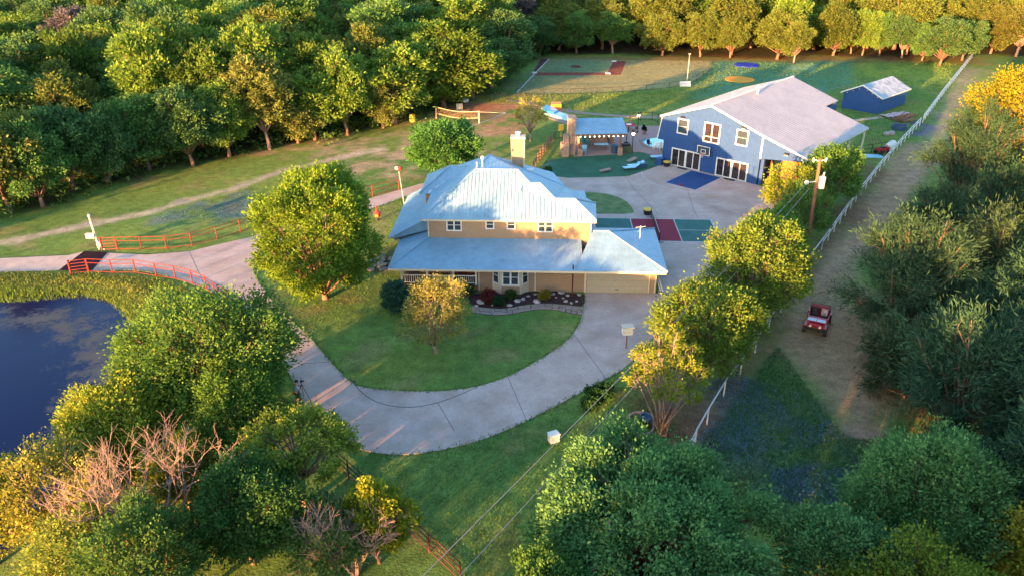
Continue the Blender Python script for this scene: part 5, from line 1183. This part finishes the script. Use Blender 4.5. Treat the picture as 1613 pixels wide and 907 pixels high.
shrub(1014,212,.35,1.4,(.02,.03,.02),'dark foliage rising from the pot by the far patio lamp',80)
shrub(862,272,.6,.6,(.05,.12,.03),'small bush on the turf corner behind the chimney',81)
shrub(1345,262,1.0,1.2,(.05,.11,.03),'rounded weed bush under the corner of the barn lean-to',82,L_=.12)

# --- forest
rsf = np.random.RandomState(21)
FV = [make_tree(100+i, R_, H, th, nl=nl+8, tufts=tf, m=12, fr=(.4,.9), L_=.25, lobe=lo, zmin=zm, twigs=False, bark='bark_pale' if i in (2,5) else 'bark', gap=gp_)
      for i, (R_, H, th, nl, tf, lo, zm, gp_) in enumerate([(4.4,11,1.8,24,36,.33,-.8,0),(5.0,12,1.6,28,36,.30,-.85,.05),(3.6,11.5,2.4,20,36,.36,-.7,.1),(4.8,10,1.2,26,36,.31,-.9,0),(4.0,12.5,1.8,24,36,.33,-.85,.05),(3.2,9,1.8,18,36,.38,-.6,.15)])]
FF = [make_tree(140+i, R_, H, th, nl=14, tufts=24, m=8, L_=.42, lobe=.38, zmin=-.4) for i, (R_, H, th) in enumerate([(5,12,2.5),(4.4,11,2),(5.4,11.5,2.5)])]
def vis(x, y, h=11, marg=60):
    best = False
    for z in (0, h):
        t_ = y*CP+(CAM_H-z)*SP
        if t_ < 3: continue
        u = x/t_*FPX+806.5; v = ((CAM_H-z)*CP-y*SP)/t_*FPX+453.5
        if -marg < u < 1613+marg and -20 < v < 960: best = True
    return best
woods = PX(EDGE+FAR)
def dedge(x, y): return float(sdist(np.array([x]), np.array([y]), woods, False)[0])*-1
cols_ = [LG, MG, MG, DG, (.06,.13,.025), (.10,.15,.03), (.08,.14,.04)]
spots = []; 
# edge trees, each read from the photo: base pixel, top pixel, crown width
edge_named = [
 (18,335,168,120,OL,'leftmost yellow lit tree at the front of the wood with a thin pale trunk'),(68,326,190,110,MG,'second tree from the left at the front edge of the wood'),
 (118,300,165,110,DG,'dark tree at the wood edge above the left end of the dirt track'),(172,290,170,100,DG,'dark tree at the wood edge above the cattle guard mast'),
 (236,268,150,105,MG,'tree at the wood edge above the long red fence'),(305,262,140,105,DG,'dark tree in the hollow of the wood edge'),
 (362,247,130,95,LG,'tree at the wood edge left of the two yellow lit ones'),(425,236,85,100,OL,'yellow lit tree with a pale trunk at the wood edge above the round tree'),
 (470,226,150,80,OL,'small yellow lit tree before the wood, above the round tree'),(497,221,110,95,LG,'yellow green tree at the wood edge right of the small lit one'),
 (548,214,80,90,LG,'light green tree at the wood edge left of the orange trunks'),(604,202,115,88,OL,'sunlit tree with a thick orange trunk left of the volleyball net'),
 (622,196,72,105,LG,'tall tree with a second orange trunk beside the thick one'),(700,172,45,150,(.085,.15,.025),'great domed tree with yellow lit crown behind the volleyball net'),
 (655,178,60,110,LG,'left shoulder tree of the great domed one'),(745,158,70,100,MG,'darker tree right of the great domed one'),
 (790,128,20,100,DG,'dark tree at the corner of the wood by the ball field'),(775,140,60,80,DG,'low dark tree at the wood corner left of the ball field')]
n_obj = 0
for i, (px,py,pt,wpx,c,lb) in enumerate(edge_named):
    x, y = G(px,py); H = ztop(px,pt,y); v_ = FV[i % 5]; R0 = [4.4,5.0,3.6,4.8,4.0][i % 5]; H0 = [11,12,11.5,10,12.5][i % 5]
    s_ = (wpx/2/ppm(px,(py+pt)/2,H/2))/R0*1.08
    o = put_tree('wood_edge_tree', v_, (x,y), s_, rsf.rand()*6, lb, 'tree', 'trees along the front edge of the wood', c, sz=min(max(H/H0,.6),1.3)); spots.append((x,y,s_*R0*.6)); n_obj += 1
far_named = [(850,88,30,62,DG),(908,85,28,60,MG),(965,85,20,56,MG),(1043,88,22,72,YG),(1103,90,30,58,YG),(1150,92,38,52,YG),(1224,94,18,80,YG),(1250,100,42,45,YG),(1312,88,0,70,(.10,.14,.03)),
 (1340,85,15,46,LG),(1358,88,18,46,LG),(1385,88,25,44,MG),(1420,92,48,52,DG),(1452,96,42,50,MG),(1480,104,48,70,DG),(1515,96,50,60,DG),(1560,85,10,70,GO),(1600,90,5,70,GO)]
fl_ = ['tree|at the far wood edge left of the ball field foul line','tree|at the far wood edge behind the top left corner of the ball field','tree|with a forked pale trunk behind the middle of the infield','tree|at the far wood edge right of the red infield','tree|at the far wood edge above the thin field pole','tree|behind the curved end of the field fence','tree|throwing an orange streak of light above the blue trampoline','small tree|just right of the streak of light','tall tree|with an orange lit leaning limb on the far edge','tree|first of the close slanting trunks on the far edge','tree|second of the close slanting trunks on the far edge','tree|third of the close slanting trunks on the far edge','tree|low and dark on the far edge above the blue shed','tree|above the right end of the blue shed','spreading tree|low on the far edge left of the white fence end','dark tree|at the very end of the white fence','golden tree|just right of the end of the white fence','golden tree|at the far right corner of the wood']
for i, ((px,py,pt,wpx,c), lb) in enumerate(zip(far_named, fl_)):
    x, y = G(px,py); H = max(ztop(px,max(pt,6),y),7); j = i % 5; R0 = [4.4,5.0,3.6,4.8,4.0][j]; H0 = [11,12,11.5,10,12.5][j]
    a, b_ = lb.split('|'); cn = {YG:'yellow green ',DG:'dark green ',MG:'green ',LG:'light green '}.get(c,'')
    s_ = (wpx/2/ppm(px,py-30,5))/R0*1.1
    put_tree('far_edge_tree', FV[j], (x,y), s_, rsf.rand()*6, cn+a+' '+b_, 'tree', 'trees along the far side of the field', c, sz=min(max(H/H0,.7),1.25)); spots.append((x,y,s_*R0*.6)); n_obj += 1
# the wood behind: jittered lattice, nearest ones as trees of their own
cand = []
for gy in np.arange(50, 330, 7.6):
    for gx in np.arange(-260, 260, 8.2):
        x = gx+rsf.uniform(-2.6,2.6)+(3.5 if int(gy/7.6) % 2 else 0); y = gy+rsf.uniform(-2.4,2.4)
        cand.append((x,y))
ca_ = np.array(cand); ins = inpoly(ca_[:,0], ca_[:,1], WOOD); de = -sdist(ca_[:,0], ca_[:,1], woods, False)
cand = [tuple(p) for p, a, d in zip(cand, ins, de) if a and d > 3.4 and vis(*p)]
cand.sort(key=lambda p: p[1]*CP+abs(p[0])*.15)
rest = []; seen_l = {}
marks = [(30,'the leftmost lit edge tree'),(110,'the dark tree left of the mast'),(172,'the tree above the cattle guard mast'),(236,'the tree above the red fence'),(305,'the hollow in the wood edge'),(400,'the lit pale trunk edge tree'),(480,'the small lit edge tree'),(550,'the light green edge tree'),(612,'the orange trunks'),(690,'the great domed tree'),(760,'the wood corner'),(850,'the foul line end'),(908,'the infield'),(965,'the red clay'),(1043,'the yellow edge tree above the field'),(1103,'the thin field pole'),(1150,'the blue trampoline'),(1230,'the orange streak'),(1312,'the tall leaning limb tree'),(1370,'the slanting trunks'),(1440,'the blue shed'),(1500,'the white fence end'),(1590,'the golden corner trees')]
fcols = [(LG,'light green'),(MG,'green'),(MG,'green'),(DG,'dark green'),((.11,.15,.035),'olive'),((.09,.16,.03),'light green'),((.13,.12,.13),'greyish bare-twigged')]
for x, y in cand:
    if any((x-a)**2+(y-b_)**2 < (c_*1.0)**2 for a, b_, c_ in spots): continue
    c, cn = fcols[rsf.randint(0, 6)] if rsf.rand() > .02 else fcols[6]
    u = x/(y*CP+(CAM_H-8)*SP)*FPX+806.5
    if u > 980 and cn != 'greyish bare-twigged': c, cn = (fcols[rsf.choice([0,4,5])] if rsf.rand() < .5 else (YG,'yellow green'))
    if n_obj < 285:
        lm_ = min(marks, key=lambda q: abs(q[0]-u))[1]; row = int(-float(sdist(np.array([x]), np.array([y]), woods, False)[0])/6.5)
        ordn = ['just behind', 'two rows behind', 'three rows behind', 'four rows behind', 'five rows behind', 'six rows behind', 'seven rows behind', 'eight rows behind', 'nine rows behind', 'ten rows behind', 'eleven rows behind', 'twelve rows behind'][min(row, 11)]
        base_l = f'{cn} tree {ordn} {lm_}'; k2 = seen_l.get(base_l, 0); seen_l[base_l] = k2+1
        lb = base_l+['', ', taller', ', farther', ', outermost', ', deepest', ', palest', ', broadest'][min(k2, 6)]
        j = rsf.randint(0, 5); s_ = rsf.uniform(1.05,1.6)
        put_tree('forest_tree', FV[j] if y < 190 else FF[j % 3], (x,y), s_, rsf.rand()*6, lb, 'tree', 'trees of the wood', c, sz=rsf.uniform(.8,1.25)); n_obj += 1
    else: rest.append((x,y,rsf.uniform(.85,1.2),rsf.rand()*6))
print('forest trees', n_obj, 'rest', len(rest))
if rest:
    tms = []
    for f_ in range(3):
        me_ = FF[f_][1]; v = np.empty(len(me_.vertices)*3, np.float32); me_.vertices.foreach_get('co', v); v = v.reshape(-1,4,3)
        keep = rsf.rand(len(v)) < .15; v = v[keep]; c = v.mean(1, keepdims=True); tms.append(c+(v-c)*2.1)
    Vs = []
    for i, (x,y,s_,a) in enumerate(rest):
        v = tms[i % 3].reshape(-1,3)*s_; ca2, sa2 = math.cos(a), math.sin(a)
        Vs.append(np.stack([v[:,0]*ca2-v[:,1]*sa2+x, v[:,0]*sa2+v[:,1]*ca2+y, v[:,2]], 1))
    V = np.concatenate(Vs); tv = np.concatenate([np.full(len(q)//4, rsf.rand()) for q in Vs])*.6+rsf.rand(len(V)//4)*.4
    o = link('distant_wood', mesh_np('distant_wood', V, np.arange(len(V)).reshape(-1,4), M['leaf'], attr=tv)); o.color = (.10,.18,.045,1); tag(o, kind='stuff')
# undergrowth along the wood edge
def scatter_quads(rs, pts, n_per, sig, L_, asp, upz):
    c = np.repeat(pts, n_per, 0)+rs.normal(size=(len(pts)*n_per,3))*np.array([sig,sig,.0]); 
    ang = rs.rand(len(c))*6.28; a = np.stack([np.cos(ang),np.sin(ang),np.zeros(len(c))],1)
    l = (L_*(.5+rs.rand(len(c))))[:,None]; b_ = norm(np.array([0,0,1.])*upz+rs.normal(size=c.shape)*.45)
    return np.stack([c-a*l*asp, c+a*l*asp, c+a*l*asp*.3+b_*l, c-a*l*asp*.3+b_*l],1).reshape(-1,3), rs.rand(len(c))
epts = PX(EDGE); res = resample(epts, 1.1); rs = np.random.RandomState(8); base_ = []
for p in res:
    for k_ in range(3): base_.append((p[0]+rs.normal()*1.6-1.2, p[1]+rs.normal()*1.6+1.5, rs.uniform(.1,1.3)))
tb_ = np.array(base_); V, a = leaf_cloud(rs, tb_, np.tile([[0.,0,1.]],(len(tb_),1)), 42, .5, .22)
o = link('undergrowth', mesh_np('undergrowth', V, np.arange(len(V)).reshape(-1,4), M['leaf'], attr=a)); o.color = (.07,.14,.04,1); tag(o, kind='stuff')
# --- grass, reeds, flowers
def tufts_in(poly, n, rs, avoid=()):
    P = np.array(poly); x = rs.uniform(P[:,0].min(), P[:,0].max(), n); y = rs.uniform(P[:,1].min(), P[:,1].max(), n)
    k = inpoly(x, y, poly)
    for q in avoid: k &= ~inpoly(x, y, q)
    x, y = x[k], y[k]; return np.stack([x, y, ground_z(x, y)-.02], 1)
dpoly = PX(DRIVE); ypoly = PX(YARD)
hpoly = [hw(x,y) for x, y in ((-.6,-.2),(21.3,0),(21.3,8),(16,17),(-.6,16))]
bank = PX([(-60,430),(140,431),(250,440),(335,468),(350,500),(300,560),(240,560),(200,480),(150,455),(-60,462)])
rs = np.random.RandomState(15)
def stuff(name, V, a, color, label=None):
    o = link(name, mesh_np(name, V, np.arange(len(V)).reshape(-1,4), M['leaf'], attr=a)); o.color = (*color,1); tag(o, kind='stuff'); return o
p = tufts_in(PX([(395,400),(640,300),(620,440),(920,500),(900,560),(750,612),(560,610),(430,470)]), 26000, rs, (dpoly, ypoly, hpoly, PX(BED)))
V, a = scatter_quads(rs, p, 3, .09, .07, .25, 1.0); stuff('lawn_grass', V, a, (.15,.26,.05))
for nm_e, pl_e, col_e in (('driveway_edge_grass', outer, (.10,.2,.05)), ('lawn_edge_grass', inner, (.12,.23,.05))):
    q = np.array(resample(PX(pl_e), .06)); ex = q+rs.normal(size=q.shape)*.10; pe_ = np.concatenate([ex, ground_z(ex[:,0], ex[:,1])[:,None]+.01], 1)
    V, a = scatter_quads(rs, pe_, 3, .05, .10, .25, 1.0); stuff(nm_e, V, a, col_e)
p = tufts_in(PX([(700,716),(900,640),(1000,600),(1090,700),(1000,900),(760,930),(560,760),(560,716)]), 20000, rs, (dpoly,))
V, a = scatter_quads(rs, p, 3, .09, .075, .25, 1.0); stuff('lower_lawn_grass', V, a, (.085,.19,.05))
p = tufts_in(PX([(0,400),(0,330),(300,280),(650,200),(760,200),(650,290),(400,360),(170,394)]), 14000, rs)
V, a = scatter_quads(rs, p, 4, .3, .06, .3, 1.0); stuff('meadow_grass', V, a, (.10,.19,.05))
p = tufts_in(bank, 9000, rs); V, a = scatter_quads(rs, p, 8, .2, .15, .2, 1.0); stuff('bank_grass', V, a, (.17,.22,.05))
rd = PX([(-60,460),(40,456),(130,452),(185,460),(216,482),(228,520),(222,545),(206,505),(178,476),(130,464),(43,471),(-60,474)], -.3)
p = tufts_in(rd, 7000, rs); V, a = scatter_quads(rs, p, 5, .14, .26, .08, 1.6); stuff('reeds', V, a, (.13,.22,.05))
p = tufts_in(PX([(1095,712),(1225,545),(1330,690),(1420,690),(1340,830),(1150,790)]), 24000, rs, (LANE,)); V, a = scatter_quads(rs, p, 3, .1, .12, .2, 1.0); stuff('wild_grass', V, a, (.07,.18,.07))
pz_ = []
for q, n_ in ((PX([(1118,600),(1160,582),(1205,590),(1235,630),(1230,705),(1150,725),(1098,715),(1105,650)]),26000),(PX([(1215,742),(1290,732),(1350,740),(1365,790),(1290,805),(1220,780)]),16000),(PX([(1225,640),(1300,640),(1320,690),(1240,715)]),7000),(PX([(240,345),(300,316),(395,298),(410,330),(385,352),(300,356)]),11000)):
    pp_ = tufts_in(q, n_, rs); nn2 = fbm(pp_[:,0], pp_[:,1], 2.0, 77); pz_.append(pp_[nn2 > .43])
p = np.concatenate(pz_); p[:,2] += .05; V, a = leaf_cloud(rs, p[::2], np.tile([[0.,0,1.]],(len(p[::2]),1)), 1, .06, .05); 
o = stuff('bluebonnet_flowers', V, a, (.12,.20,.25))
p = tufts_in(PX([(640,150),(830,152),(960,150),(1080,140),(1130,110),(1120,145),(1050,168),(1000,184),(900,172)]), 9000, rs); V, a = scatter_quads(rs, p, 7, .5, .13, .3, .8); stuff('wild_flower_strip', V, a, (.17,.23,.05))
p = tufts_in(PX([(1500,560),(1420,560),(1330,560),(1420,690),(1345,692),(1500,760)]), 3000, rs); V, a = scatter_quads(rs, p, 3, .15, .1, .25, .8); stuff('dry_litter', V, a, (.18,.11,.08))

p = tufts_in(PX([(1130,100),(1500,100),(1500,140),(1440,220),(1380,260),(1330,190),(1240,120),(1180,130),(1050,168),(860,172),(820,150),(1080,140)]), 26000, rs)
V, a = scatter_quads(rs, p, 3, .3, .16, .25, 1.0); stuff('far_field_grass', V, a, (.15,.26,.06))
p = tufts_in(BALL, 16000, rs); V, a = scatter_quads(rs, p, 2, .3, .07, .3, 1.0); stuff('ball_field_grass', V, a, (.27,.26,.12))
# --- trees standing outside the picture, behind and beside the viewpoint, that shade the foreground
off = [(-7,0),(-24,2),(-19,-3),(-13,-4),(8,-7),(0,-6),(-2,4),(5,2),(12,6),(20,2),(28,8),(37,6),(46,12),(16,-8),(32,-6)]
OF = [make_tree(180+i, 5, 12.5, 2.5, nl=22, tufts=30, m=10, L_=.3, lobe=.33) for i in range(2)]
for i, (x, y) in enumerate(off):
    put_tree('nearby_tree', OF[i % 2], (x,y), 1.0+.2*(x > 15)-.4*(x < -10), i*1.3, ['left end','low far left','low left','low inner left','left','second','third','fourth','middle','sixth','seventh','eighth','ninth','rear left','rear right'][i]+' tree of those standing close behind the viewpoint, outside the picture', 'tree', 'trees behind the viewpoint', MG)
print('tris', sum(len(m_.polygons)*2 for m_ in bpy.data.meshes)//1000, 'k')
